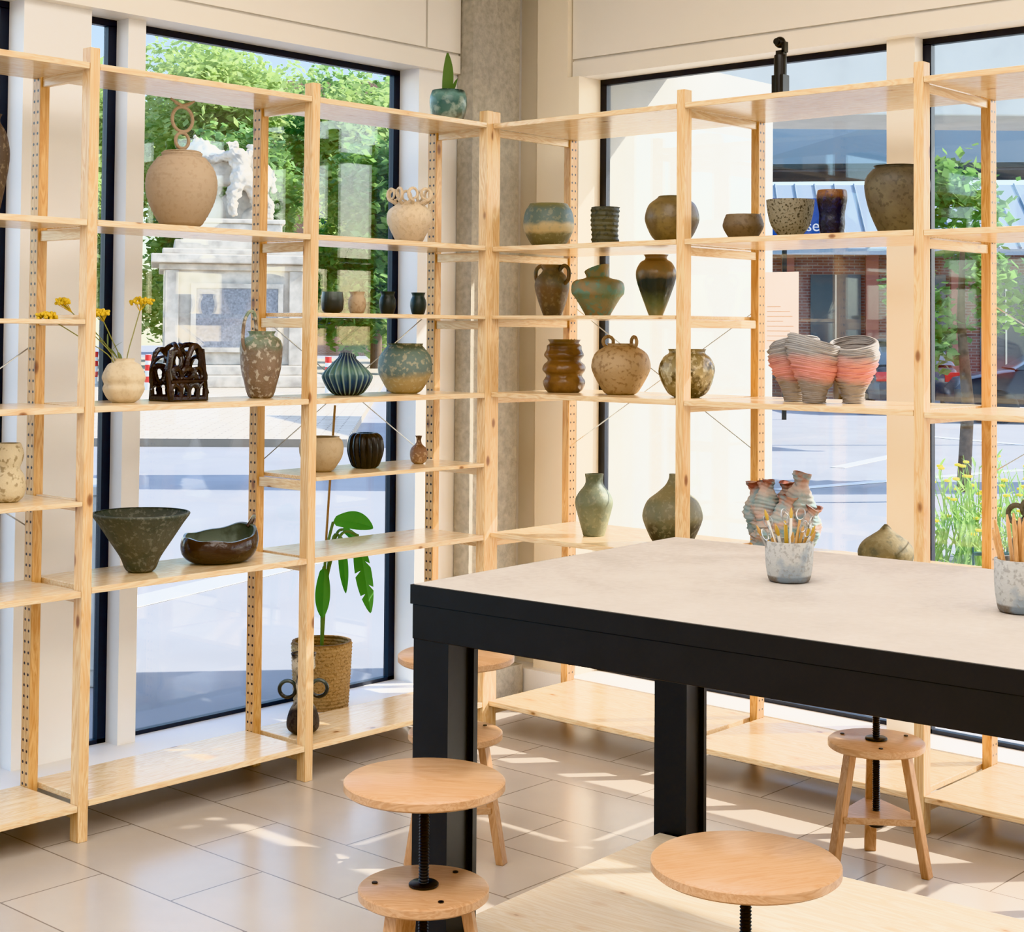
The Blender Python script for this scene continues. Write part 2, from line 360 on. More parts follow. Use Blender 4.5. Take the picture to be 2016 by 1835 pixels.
# ---------------------------------------------------------------- pottery
def pot(name,prof,W,H,loc,mat,label,cat='vase',extras=None,seg=56,wall=.006,mod=None,post=None,rot=0,sm=True,group=None,inner=None,k=5):
    vf=lathevf(prof,W,H,wall,seg,mod,post=post,smoothprof=sm,k=k)
    if extras:
        e=empty(name,loc,rot); mobj('body',vf,mat,e,inner=inner)
        for nm,evf,em in extras: mobj(nm,evf,em or mat,e)
        return thing(e,label,cat,group)
    o=mobj(name,vf,mat,loc=loc,rot=(0,0,rot),inner=inner); return thing(o,label,cat,group)
def lump(a=.03,f=8,seed=0):
    def g(th,zn,r,z):
        n=mn.noise(Vector((math.cos(th)*f*.25+seed,math.sin(th)*f*.25,zn*f*.4)))
        return r*(1+a*n*2),z
    return g
LX=-.13; RY=.2
m=glaze('clay_tan',[(0,'#9b8468'),(.5,'#a38c70'),(1,'#ab9478')],.05,rough=.8,bump=.15,speck='#8d7356',amt=.3)
def coilmod(a,f): return lambda th,zn,r,z:(r+a*math.sin(zn*f),z)
pot('ring_handled_jar',[(.42,0),(.62,.08),(.9,.33),(1,.56),(.93,.76),(.7,.92),(.57,.955),(.57,1)],.222,.238,(LX,-1.276,1.765),m,'large round tan clay jar with stacked ring handle','jar',
  extras=[('lid',lathevf([(.9,0),(1,.5),(.9,1)],.12,.008,closed=True,post=lambda v:v+Vector((0,0,.236))),m),
  ('ring_handle',comb(ringvf((0,0,.344),.039,.0055,'yz'),tubevf([(0,-.045,.405),(0,-.02,.392),(0,.0,.386),(0,.02,.392),(0,.045,.405)],[.003,.006,.006,.006,.003]),ringvf((0,0,.277),.025,.0055,'yz')),m)],mod=coilmod(.0009,110),k=9)
m=glaze('cream_matte',[(0,'#c8b593'),(1,'#cebd9d')],.05,speck='#b59e78',amt=.35,rough=.7)
vl=Vector((LX,-1.477,1.23))
pot('ribbed_vase',[(.5,0),(.75,.1),(.95,.3),(.9,.42),(1,.56),(.93,.7),(.75,.86),(.5,.93),(.52,1)],.126,.133,vl,m,'small cream ribbed vase holding yellow yarrow','vase',mod=lambda th,zn,r,z:(r*(1+.04*math.cos(6*th+zn*3)),z))
fy=plain('yarrow_yellow','#d6b43c',.8,noise=.35,nscale=90,bump=.3); stemm=plain('stem_green','#8a8a50',.7)
for (dy,dz,tilt,hr) in ((.063,.285,.0,.036),(-.10,.245,.02,.026),(-.285,.235,.03,.03),(-.22,.275,.01,.02)):
    e=empty('yarrow_flower',vl+Vector((0,0,.02))); thing(e,'dried yellow yarrow stem in the cream vase','flower','yarrow stems in the ribbed vase')
    top=Vector((tilt,dy,dz)); P=cv([(0,dy*.05,0),(0,dy*.15,.11),(tilt*.5,dy*.55,.11+(dz-.11)*.5),tuple(top)],5)
    mobj('stem',tubevf(P,.0016,6),stemm,e)
    bl=[]
    for i in range(70):
        a=random.random()*6.28; r=hr*math.sqrt(random.random()); c=(top.x+r*math.cos(a),top.y+r*math.sin(a),top.z+.008-r*r*9+random.uniform(-.007,.007)); bl.append(spherevf(c,.0048,6,4))
        if i%5==0: bl.append(tubevf([P[-3],c],.0009,4))
    mobj('flower_head',comb(*bl),fy,e)
lf=leafmat('sage_leaf','#6f7c4c','#8f9a66')
def leafvf(base,dirv,L,W,n=6,droop=.2,side=None):
    base=Vector(base);d=Vector(dirv).normalized(); s=(side or d.cross(Vector((0,0,1)))).normalized(); V=[];F=[]
    for i in range(n+1):
        t=i/n; w=W*math.sin(math.pi*min(1,t*.9+.08))**.8*(1-t*.15) if i<n else 0.0005
        c=base+d*L*t+Vector((0,0,-droop*L*t*t)); V+=[c-s*w/2+Vector((0,0,.12*w)),c,c+s*w/2+Vector((0,0,.12*w))]
    for i in range(n):
        for k in (0,1): a=i*3+k; F.append((a,a+1,a+4,a+3))
    return V,F
e=empty('foliage_sprig',vl+Vector((0,0,.1))); thing(e,'grey-green leafy sprig in the cream vase','flower stem')
mobj('leaf',comb(*[leafvf((0,-.01-.012*k,.02+.012*k),(random.uniform(-.5,.5),random.uniform(-1,.2),random.uniform(.2,.9)),.05,.014) for k in range(9)]),lf,e)
mobj('stem',tubevf([(0,0,-.05),(0,-.01,.02),(0,-.12,.13)],.0015,6),stemm,e)
m=glaze('dark_brown_gloss',[(0,'#1c110d'),(1,'#261712')],.1,rough=.08,bump=.3,blot='#3e2a20',bamt=.4)
tb=[];r=.0098
for sx_ in (.05,-.05):
    for i in range(4): tb.append(tubevf(arc((sx_,-.051+.034*i,.03),.017,-20,200,12,'yz',1.3),r*.9,7))
    for i in range(5): tb.append(tubevf([(sx_,-.064+.032*i,0),(sx_,-.066+.033*i,.03)],r,7))
    for i in range(3): tb.append(ringvf((sx_*.9,-.036+.036*i,.082),.019,r*.85,'yz',n=16,seg=7))
    for yy,hh in((-.04,1.9),(.03,2.4)): tb.append(tubevf(arc((sx_*.75,yy,.105),.027,-10,190,14,'yz',hh),r*.85,7))
    tb.append(tubevf([(sx_,-.066,.03),(sx_*.9,-.064,.09),(sx_*.75,-.06,.15)],r*.85,7)); tb.append(tubevf([(sx_,.066,.03),(sx_*.9,.064,.09),(sx_*.75,.06,.16)],r*.85,7))
for yy in (-.066,.066):
    tb.append(tubevf([(-.05,yy,.006),(.05,yy,.006)],r,7)); tb.append(tubevf(arc((0,yy,.06),.047,0,180,12,'xz',1.6),r*.8,7))
for z in (.006,.056):
    for sx_ in(-.05,.05): tb.append(tubevf([(sx_,-.066,z),(sx_,.066,z)],r,7))
tb.append(tubevf(arc((0,-.02,.11),.042,0,180,12,'xz',1.6),r*.8,7)); tb.append(tubevf(arc((0,.03,.12),.04,10,170,12,'xz',1.3,.9),r*.8,7))
tv,tf=comb(*tb); tv=[Vector(p) for p in tv]
tv=[p+Vector((0,mn.noise(p*28+Vector((3,0,0)))*.013,mn.noise(p*24)*.014))*min(1,p.z/.03) for p in tv]
o=mobj('lattice_sculpture',(tv,tf),m,loc=(LX,-1.276,1.2315)); thing(o,'dark brown glazed openwork ceramic of looped arches','ceramic sculpture')
m=glaze('jug_rust',[(0,'#786553'),(.45,'#7c6652'),(.72,'#786854'),(.8,'#67785f'),(1,'#7d8e74')],.05,ns=16,rough=.4,speck='#b5aa96',amt=.7,sscale=55,bump=1,blot='#54402f',bamt=.55)
pot('tall_jug',[(.46,0),(.62,.05),(.88,.32),(1,.6),(1,.8),(.84,.89),(.62,.93),(.6,.96),(.68,1)],.136,.218,(LX,-.95,1.23),m,'tall speckled grey-brown jug with green shoulder and looped handle','jug',
  extras=[('handle',tubevf(cv([(0,-.062,.15),(0,-.076,.18),(0,-.072,.245),(0,-.052,.28),(0,-.03,.272),(0,-.02,.212)]),.006,8),None)],mod=lump(.03,14))
m=glaze('bronze_green',[(0,'#4c483a'),(.6,'#55564a'),(1,'#474c42')],.1,rough=.6,speck='#7a786a',amt=.5,sscale=70,bump=.8,blot='#38443c',bamt=.5)
pot('conical_bowl',[(.24,0),(.32,.06),(.42,.25),(.62,.5),(.86,.8),(1,.96),(.99,1)],.292,.179,(LX,-1.407,.716),m,'wide conical green-brown ceramic bowl on narrow foot','bowl')
m=glaze('boat_glaze',[(0,'#2b201a'),(.6,'#3a281d'),(.8,'#46372a'),(.9,'#6a6c5c'),(1,'#868c7c')],.08,ns=18,rough=.1)
mi=glaze('boat_inside',[(0,'#7f8a7a'),(1,'#656c5e')],.1,rough=.08,blot='#4a4a3e',bamt=.6)
def boat(v):
    x=v.y/.131
    return Vector((v.x*.8,v.y,v.z*(1+.46*max(0,x)**2+.02*max(0,-x)+.03*math.sin(7*math.atan2(v.y,v.x))) + .12*max(0,v.z-.03)*(-v.x/.1)))
pot('oval_dish',[(.5,0),(.75,.05),(.94,.3),(1,.62),(.97,.88),(.93,1)],.264,.08,(LX,-1.108,.716),m,'boat-shaped dark brown dish with pale green glazed interior','dish',
 extras=[('lug_handle',tubevf(cv([(0,.11,.10),(0,.135,.13),(-.02,.150,.12),(-.02,.128,.075)],5),.006,8),None)],post=boat,wall=.008,inner=mi)
m=glaze('octo_cream',[(0,'#c0a888'),(1,'#d2bc9a')],.05,rough=.7,speck='#a98e6a',amt=.35,bump=.6)
cu=[]
for i in range(8):
    a=2*math.pi*i/8+.2; c=Vector((math.cos(a),math.sin(a),0)); tn=Vector((-math.sin(a),math.cos(a),0)); P=[]
    if i%2: tn=-tn
    sw=(c*.45+tn*.9).normalized()
    for k in range(26):
        t=k/25
        if t<.35: u=t/.35; P.append(c*(.035+.032*u)+Vector((0,0,.135+.018*u)))
        else:
            u=(t-.35)/.65; an=-1.57+u*6.3; rr=.023*(1-u*.3); P.append(c*.067+sw*(rr*math.cos(an))+Vector((0,0,.176+rr*math.sin(an))))
    cu.append(('tentacle',tubevf(P,[.0078*(1-.5*k/25) for k in range(26)],7),None))
pot('tentacle_vase',[(.42,0),(.6,.08),(.9,.4),(1,.62),(.9,.8),(.62,.93),(.5,1)],.165,.15,(LX,-.279,1.765),m,'cream vase with curled tentacle rim','vase',extras=cu,mod=lump(.025,14))
cupp=[(.55,0),(.8,.08),(1,.4),(.95,.65),(.76,.84),(.9,1)]
cm=[glaze('cup_dark',[(0,'#1e1d1b'),(.6,'#2b312f'),(1,'#4f5d58')],.1,rough=.2),glaze('cup_tan',[(0,'#a58b6b'),(1,'#b9a17e')],.1,rough=.6,speck='#8c6b48'),glaze('cup_slate',[(0,'#1c2123'),(1,'#23302f')],.1,rough=.35),glaze('cup_slate_b',[(0,'#1d2628'),(1,'#283a3b')],.1,rough=.35)]
for y,W,H,mm,lb in ((-.643,.078,.074,cm[0],'small dark glossy ceramic cup'),(-.529,.062,.077,cm[1],'small tan speckled ceramic cup'),(-.383,.06,.081,cm[2],'small slate-black waisted ceramic cup'),(-.231,.058,.081,cm[3],'small dark blue-grey waisted ceramic cup')):
    p=[(.6,0),(.9,.15),(1,.5),(.95,.8),(.9,1)] if mm==cm[0] else cupp
    pot('cup',p,W,H,(LX,y,1.51),mm,lb,'cup',group='small cups on the shelf',wall=.004)
# fluted vase: ridge-dependent glaze through pointiness of the flutes
m=glaze('blue_flute',[(0,'#1b1e26'),(.35,'#2b4a6a'),(.6,'#54786c'),(.8,'#2c4464'),(1,'#171f2c')],.12,rough=.2)
nt=m.node_tree; b_=nt.nodes['Principled BSDF']; src=b_.inputs['Base Color'].links[0].from_socket
tc=nt.nodes.new('ShaderNodeTexCoord'); sx=nt.nodes.new('ShaderNodeSeparateXYZ'); nt.links.new(tc.outputs['Object'],sx.inputs[0])
an=mth(nt,'ARCTAN2',sx.outputs[1],sx.outputs[0]); st=mth(nt,'COSINE',mth(nt,'ADD',mth(nt,'MULTIPLY',an,22),mth(nt,'MULTIPLY',sx.outputs[2],22.2)))
rr_s=ramp(nt,[(.45,(0,0,0,1)),(.95,(.75,.75,.75,1))]); nt.links.new(st,rr_s.inputs[0])
nt.links.new(mixc(nt,rr_s.outputs[0],src,lin('#8fa89c')),b_.inputs['Base Color'])
pot('fluted_vase',[(.45,0),(.7,.1),(1,.42),(.93,.58),(.6,.8),(.38,.93),(.36,1)],.166,.135,(LX,-.571,1.23),m,'squat blue-green fluted vase with slanted neck','vase',seg=144,mod=lambda th,zn,r,z:(r*(1+.07*math.cos(22*th+zn*3)*(1-zn*.6)),z+.012*zn*math.cos(th+1)))
m=glaze('bigb',[(0,'#a8905f'),(.3,'#a8905e'),(.42,'#63746e'),(.85,'#60766c'),(.95,'#4b5748'),(1,'#5a5c44')],.07,ns=14,rough=.5,speck='#b9ab85',amt=.5,sscale=70,bump=.6)
pot('round_pot',[(.45,0),(.66,.08),(.95,.36),(1,.55),(.93,.75),(.7,.92),(.64,.96),(.68,1)],.194,.178,(LX,-.294,1.23),m,'round wide pot with blue-grey glaze over ochre','pot')
m=glaze('bowl_beige',[(0,'#ad9672'),(1,'#b5a07e')],.1,rough=.7,speck='#a08560',amt=.3)
pot('low_bowl',[(.4,0),(.6,.08),(.92,.4),(1,.68),(.93,.88),(.8,.97),(.82,1)],.151,.118,(LX,-.685,.975),m,'beige round unglazed bowl with open mouth','bowl')
m=glaze('black_flute',[(0,'#0d0c0b'),(1,'#1d1a18')],.1,rough=.25)
pot('black_fluted_vase',[(.45,0),(.75,.08),(1,.5),(.92,.85),(.7,.98),(.55,1)],.124,.122,(LX,-.482,.975),m,'black deeply fluted round vase','vase',seg=128,mod=lambda th,zn,r,z:(r*(1+.13*abs(math.cos(7*th+zn*.8))-.09),z))
m=glaze('bottle_brown',[(0,'#96704c'),(.6,'#7c583c'),(1,'#4c382c')],.1,rough=.5,speck='#c0a078',amt=.6,bump=.8)
pot('small_bottle',[(.5,0),(.85,.1),(1,.35),(.85,.55),(.4,.7),(.28,.85),(.4,1)],.064,.101,(LX,-.221,.975),m,'tiny speckled brown bottle with narrow neck','bottle')
md_=glaze('figure_dark',[(0,'#4b4038'),(.3,'#2c2420'),(.42,'#a99c88'),(.62,'#c0b49d'),(.72,'#1d1815'),(.8,'#b5a992'),(.92,'#c0b49d'),(1,'#3c332a')],.04,ns=24,rough=.7,speck='#18120e',amt=.7,sscale=60,bump=.9)
pot('figure_vase',[(.62,0),(.95,.06),(1,.16),(.8,.3),(.45,.42),(.42,.5),(.5,.6),(.42,.68),(.45,.76),(.72,.82),(.7,.92),(.78,1)],.108,.262,(-.115,-.765,.1165),md_,'black and white figure-shaped vase with two ring handles','vase',extras=[('ring_handle',ringvf((-.033,-.04,.145),.027,.0065,'xz',rotz=.73),cm[0]),('ring_handle',ringvf((.033,.04,.145),.027,.0065,'xz',rotz=.73),cm[0])])
m=glaze('gourd_cream',[(0,'#bfae8a'),(1,'#c9b995')],.05,rough=.85,speck='#94805c',amt=.9,sscale=55,bump=1)
pot('gourd_vase',[(.6,0),(.9,.1),(1,.28),(.88,.45),(.66,.57),(.8,.7),(.86,.82),(.74,.95),(.66,1)],.098,.165,(LX,-1.858,.961),m,'cream cratered double-gourd vase','vase')
m=glaze('tall_brown_v',[(0,'#4c3b2c'),(1,'#3b2e24')],.1,rough=.5,speck='#7d6b50')
pot('tall_vase',[(.4,0),(.6,.1),(1,.55),(.85,.8),(.5,.93),(.6,1)],.11,.29,(LX,-1.935,1.765),m,'tall dark brown vase','vase')
m=glaze('top_pot',[(0,'#4f4a3e'),(.15,'#6d6a5a'),(.35,'#456c64'),(.6,'#2e5a56'),(.85,'#5f8a82'),(1,'#1d3634')],.1,ns=22,rough=.2,blot='#a7b4a2',bamt=.5,bscale=30)
snake=leafmat('snake_leaf','#2f5a2c','#7a9440',.2)
V=[];Fc=[]
for i in range(13):
    t=i/12; w=.021*(math.sin(math.pi*(.18+.8*t))**.7); an=.5+.5*t; c=Vector((.0,-.012+.01*math.sin(t*2.5),.09+.175*t)); s=Vector((math.sin(an)*.8,math.cos(an),0)).normalized()
    V+=[c-s*w,c+Vector((.004,0,0)),c+s*w]
for i in range(12):
    for k in(0,1): a=i*3+k; Fc.append((a,a+1,a+4,a+3))
pot('potted_snake_plant',[(.5,.04),(.8,.12),(.97,.45),(1,.75),(.9,.95),(.86,1)],.138,.125,(LX,-.085,2.215),m,'snake plant leaf in a teal drip-glazed pot','potted plant',
  extras=[('saucer',lathevf([(.7,0),(1,.6),(1,1)],.105,.012,closed=True),m),('leaf',(V,Fc),snake),('leaf',leafvf((0,.01,.1),(.1,.3,1),.1,.016,side=Vector((.4,1,0))),snake),('soil',lathevf([(1,0),(1,1)],.11,.01,closed=True,smoothprof=False,post=lambda v:v+Vector((0,0,.1))),plain('soil','#2e2118',.9))])
def R_(a,z,y=RY): return (a,y,z)
m=glaze('c1g',[(0,'#5f5a41'),(.3,'#6f6847'),(.36,'#b09866'),(.5,'#ab9566'),(.58,'#5a6b62'),(.85,'#52645d'),(.95,'#66653f'),(1,'#736c45')],.05,ns=18,rough=.4,speck='#8f8a68',amt=.4)
pot('banded_pot',[(.48,0),(.7,.1),(.96,.38),(1,.6),(.93,.82),(.78,.96),(.74,1)],.188,.165,R_(.118,1.763),m,'round pot with blue-green glaze above tan band','pot')
m=glaze('c2g',[(0,'#3c3a2b'),(.5,'#57553e'),(1,'#42443a')],.15,rough=.5,speck='#2b332f',amt=.6,bump=.8)
pot('ridged_cylinder_vase',[(.92,0),(.95,.1),(.9,.3),(.95,.6),(.97,.9),(1,1)],.106,.14,R_(.385,1.763),m,'dark olive ridged cylindrical vase','vase',mod=lambda th,zn,r,z:(r*(1+.04*math.sin(zn*50+.8*math.sin(th)))*(1+.03*math.sin(3*th+zn*5)),z),k=9)
m=glaze('c3g',[(0,'#5a4d35'),(.5,'#6b5a3a'),(.8,'#6d5c3c'),(1,'#434b3f')],.15,rough=.28,speck='#4c4028',amt=.4,blot='#85703f',bamt=.5)
pot('globe_vase',[(.45,0),(.75,.14),(.98,.42),(1,.6),(.86,.82),(.58,.95),(.5,1)],.188,.165,R_(.682,1.763),m,'olive-brown glossy round vase with small mouth','vase')
m=glaze('h1g',[(0,'#54442f'),(.5,'#664f34'),(.7,'#626254'),(1,'#846840')],.15,rough=.4,speck='#7e6f50',amt=.5,blot='#47413a',bamt=.6)
hd=[]
for s in (-1,1):
    hd.append(('handle',tubevf(cv([(s*.052,0,.115),(s*.077,0,.135),(s*.078,0,.172),(s*.055,0,.186),(s*.033,0,.168)]),.0075,8),None))
pot('eared_jug',[(.5,0),(.62,.1),(.92,.42),(1,.6),(.88,.75),(.62,.85),(.56,.92),(.7,1)],.128,.19,R_(.138,1.511),m,'brown jug with two looped ear handles','jug',extras=hd,mod=lump(.02,9))
m=glaze('h2g',[(0,'#7a6446'),(.35,'#66765a'),(.6,'#7a7050'),(1,'#827c4c')],.2,ns=14,rough=.45,speck='#548070',amt=.8,sscale=40,blot='#967048',bamt=.45,bump=.8)
pot('angular_vase',[(.46,0),(.52,.06),(.84,.36),(1,.48),(1,.66),(.86,.75),(.5,.8),(.42,.86),(.48,1)],.19,.172,R_(.354,1.511),m,'green and orange angular vase with tilted neck','vase',post=lambda v:Vector((v.x-(.14*max(0,v.z-.135)),v.y,v.z+ (.35*v.x if v.z>.145 else 0))))
m=glaze('h3g',[(0,'#8b7a4a'),(.2,'#525c40'),(.38,'#222e2e'),(.6,'#253030'),(.72,'#7a623c'),(1,'#8b6c45')],.08,ns=16,rough=.2,blot='#5d6f64',bamt=.3)
pot('amphora_vase',[(.34,0),(.42,.06),(.72,.32),(.98,.58),(1,.74),(.8,.87),(.58,.92),(.55,.96),(.64,1)],.14,.215,R_(.614,1.511),m,'tapered vase with dark teal middle and tan shoulder','vase')
m=glaze('g1g',[(0,'#50361a'),(.5,'#785426'),(.8,'#553a1e'),(1,'#705a30')],.2,rough=.2,blot='#8c6630',bamt=.5)
pot('lumpy_vase',[(.7,0),(.85,.06),(.95,.2),(.82,.32),(1,.42),(.95,.52),(.75,.6),(.9,.7),(.8,.8),(.78,.88),(.66,.93),(.76,1)],.16,.194,R_(.199,1.232),m,'amber brown lumpy stacked vase','vase',mod=lump(.04,10,3))
m=glaze('g2g',[(0,'#9f835b'),(1,'#b4986e')],.1,rough=.5,speck='#826442',amt=.7,sscale=60,bump=.7)
pot('ring_handled_vase',[(.45,0),(.62,.08),(.95,.42),(1,.6),(.88,.8),(.6,.92),(.45,.96),(.48,1)],.211,.182,R_(.461,1.232),m,'tan speckled round vase with two ring handles','vase',
   extras=[('ring_handle',ringvf((-.058,0,.187),.019,.0065,'xz',rotz=.4),None),('ring_handle',ringvf((.058,0,.187),.019,.0065,'xz',rotz=-.4),None)])
m=glaze('g3g',[(0,'#7a683f'),(.5,'#998a5f'),(1,'#6e5c30')],.25,rough=.15,blot='#3f331d',bamt=.85,bscale=24,speck='#c8bc96',amt=.5)
pot('mottled_pot',[(.45,0),(.72,.1),(.98,.42),(1,.6),(.86,.82),(.66,.92),(.7,1)],.19,.166,R_(.748,1.232),m,'mottled gold, brown and cream glossy pot','pot',mod=lump(.02,9))
m=glaze('v1g',[(0,'#6e6e54'),(.5,'#656b53'),(1,'#5a6049')],.2,rough=.45,speck='#858264',amt=.4,blot='#465549',bamt=.5)
pot('shouldered_vase',[(.55,0),(.62,.06),(.92,.4),(1,.55),(.85,.68),(.55,.8),(.46,.88),(.5,1)],.137,.222,R_(.342,.722),m,'grey-green vase with wide neck and soft shoulder','vase')
m=glaze('v2g',[(0,'#24221c'),(.25,'#393629'),(.35,'#6b664b'),(1,'#6f6949')],.06,ns=14,rough=.45,speck='#8d866a',amt=.4,blot='#545d4a',bamt=.4)
pot('teardrop_bottle',[(.5,0),(.72,.08),(.97,.32),(1,.45),(.84,.62),(.5,.74),(.25,.84),(.14,.93),(.12,1)],.207,.245,R_(.69,.722),m,'large olive bottle vase tapering to thin neck','vase')
m=glaze('d1g',[(0,'#60503c'),(1,'#6e5c44')],.1,rough=.5,speck='#4a3c2c',amt=.5)
pot('rounded_bowl',[(.5,0),(.7,.1),(1,.5),(.97,.75),(.85,1)],.136,.088,R_(.976,1.763),m,'small brown rounded bowl','bowl')
m=glaze('d2g',[(0,'#7c7662'),(1,'#847d69')],.1,rough=.8,speck='#35322b',amt=.9,sscale=130,bump=.9)
pot('speckled_bowl',[(.45,0),(.5,.08),(.8,.35),(.95,.7),(1,1)],.157,.128,R_(1.159,1.763),m,'rough grey speckled deep bowl','bowl')
m=glaze('d3g',[(0,'#101222'),(.6,'#161a32'),(.8,'#2c221e'),(.9,'#754b2a'),(1,'#7a522e')],.06,ns=18,rough=.3,speck='#2b3060',amt=.5,bump=.8)
pot('tall_cup_vase',[(.7,0),(.78,.1),(.86,.3),(.84,.5),(1,.8),(.98,.95),(.93,1)],.097,.152,R_(1.314,1.763),m,'dark blue waisted vase with rusty rim','vase')
m=glaze('d4g',[(0,'#524a38'),(.5,'#5c5240'),(1,'#443f35')],.12,rough=.45,speck='#33322a',amt=.5,blot='#70664a',bamt=.4)
pot('large_jar',[(.52,0),(.6,.06),(.86,.35),(1,.65),(.97,.82),(.78,.94),(.68,.97),(.72,1)],.2,.215,R_(1.545,1.763),m,'large dark olive jar with collared rim','jar')
m=glaze('coil_pink',[(0,'#7c746c'),(.26,'#877d75'),(.36,'#bf8076'),(.46,'#c98175'),(.58,'#c08d84'),(.68,'#969290'),(1,'#9d9b9a')],.09,ns=9,rough=.85,bump=.5)
e=empty('triple_coil_vase',R_(1.274,1.232)); thing(e,'three joined coil-built vases banded grey and pink','vase')
for k,(dx,dy,s) in enumerate(((-.103,.01,.98),(.0,-.04,1.02),(.1,.03,.98))):
    def cm_(th,zn,r,z,k=k):
        st=round(zn*34)/34; n=mn.noise(Vector((st*37+k*9,math.cos(th)*1.2,math.sin(th)*1.2)))
        return r*(1+.02*math.sin(zn*213)+.1*n)*(1+.06*math.sin(2*th+k)),z+.022*zn*math.cos(th+k*2+.5)
    vf=lathevf([(.42,0),(.44,.06),(.5,.2),(.78,.42),(.98,.64),(1.05,.8),(1.0,.93),(.92,1)],.16*s,.198*s,.006,80,cm_,k=20)
    mobj('vase_body',vf,m,e,(dx,dy,0.002),sharp=80)
m=glaze('coil_multi',[(0,'#8a8078'),(.25,'#6d8b92'),(.4,'#b39486'),(.55,'#8a9a98'),(.75,'#a9958a'),(.93,'#a07868'),(1,'#7c4334')],.2,ns=14,rough=.8,bump=.6,blot='#6f9299',bamt=.75,bscale=20)
e=empty('multi_spout_vase',R_(1.125,.722)); thing(e,'cluster of rounded coil-built bottles joined together, pink and blue','vase')
def wv(sd,a=.13):
    def g(th,zn,r,z):
        n=mn.noise(Vector((zn*6+sd,math.cos(th)*1.5,math.sin(th)*1.5)))
        return r*(1+.05*math.sin(zn*80+th*2)+a*2*n),z+.004*math.cos(th*2+sd)
    return g
mobj('body',lathevf([(.7,0),(.85,.1),(1,.4),(1,.65),(.8,.9),(.4,1)],.18,.16,.008,56,wv(1),k=8),m,e,sharp=80)
bp_=[(.5,0),(.85,.12),(1,.35),(.97,.52),(.74,.68),(.5,.8),(.48,.88),(.66,1)]
for q,(dx,dy,zb,ti,h,w) in enumerate(((-.065,.0,.06,-.15,.185,.108),(-.03,-.03,.10,-.05,.15,.095),(.01,.03,.09,.02,.155,.098),(.03,-.035,.05,.1,.16,.105),(.052,.01,.08,.12,.2,.1),(.088,.0,.05,.3,.13,.08))):
    s=lathevf(bp_,w,h,.005,36,wv(q*3.3),k=8)
    Mx=Matrix.Translation((dx,dy,zb))@Matrix.Rotation(ti,4,'Y'); mobj('spout',([tuple(Mx@Vector(p)) for p in s[0]],s[1]),m,e,sharp=80)
m=glaze('potlid',[(0,'#504c34'),(.5,'#655a3a'),(1,'#706444')],.15,rough=.65,blot='#383b2d',bamt=.7,bscale=25,speck='#7a7050',amt=.4)
pot('lidded_pot',[(.6,0),(.88,.12),(1,.34),(.95,.5),(.78,.64),(.5,.76),(.26,.86),(.16,.93),(.05,1)],.172,.142,R_(1.506,.722),m,'squat olive pot with pointed lid','pot',k=8)
m=glaze('ringp',[(0,'#4c4a3e'),(1,'#5b5544')],.1,rough=.5,speck='#30302a',amt=.6)
pot('ring_handled_pot',[(.6,0),(.9,.2),(1,.5),(.8,.8),(.6,1)],.15,.2,R_(1.99,.722),m,'grey-brown pot with ring ornaments','pot',extras=[('ring_handle',ringvf((-.05+.045*i,-.02,.21+.02*(i%2)),.026,.008,'xz',rotz=.3*i),None) for i in range(3)])
e=empty('gimbal_camera',(1.12,.2,2.215)); thing(e,'small black stabilised camera standing on the top shelf','camera')
mobj('grip',comb(lathevf([(.9,0),(1,.03),(1,.97),(.85,1)],.042,.15,closed=True,seg=20),boxvf(-.022,.022,-.019,.019,.03,.09)),blackp,e,(0,0,.0))
mobj('gimbal_arm',comb(boxvf(-.012,.018,-.01,.01,.15,.172),boxvf(.010,.022,-.01,.012,.165,.20)),blackp,e)
mobj('camera_head',comb(spherevf((-.002,-.0,.2),.019,16,10),lathevf([(1,0),(1,1)],.022,.012,closed=True,seg=16,smoothprof=False,post=lambda v:Vector((v.x-.002,-v.z-.012,v.y+.2)))),blackp,e)
mobj('cable',tubevf(cv([(.01,0,.02),(.03,0,.012),(.055,0,.004),(.08,.02,.006),(.11,.04,.003)]),.0018,6),blackp,e)
# ---------------------------------------------------------------- basket with monstera
def basketmod(th,zn,r,z): return r+.0024*math.sin(zn*120)+.0014*math.sin(th*30+ (math.pi if int(zn*120/6.283)%2 else 0)),z
m=glaze('basket_weave',[(0,'#957548'),(.85,'#a58452'),(.95,'#b08f5a'),(1,'#8a693c')],.1,rough=.9,speck='#5f4424',amt=.6,sscale=120,bump=.9)
pe=empty('potted_monstera',(-.405,-.43,.1)); thing(pe,'monstera on a tall cane in a woven basket','potted plant')
mobj('basket',lathevf([(.86,0),(.9,.05),(.96,.5),(1,.93),(.98,1)],.215,.235,.01,120,basketmod,k=26),m,pe,sharp=80)
mobj('soil',lathevf([(1,0),(1,1)],.18,.01,closed=True,smoothprof=False,post=lambda v:v+Vector((0,0,.19))),plain('soil_b','#33261b',.95),pe)
mobj('cane',tubevf([(0,0,.15),(.0,.015,.6),(.0,.05,1.08)],.0045,8),plain('cane_bamboo','#a9804c',.6),pe)
ml=leafmat('monstera_leaf','#2a6a26','#6aae44',.45); ms=plain('monstera_stem','#5d7a38',.5)
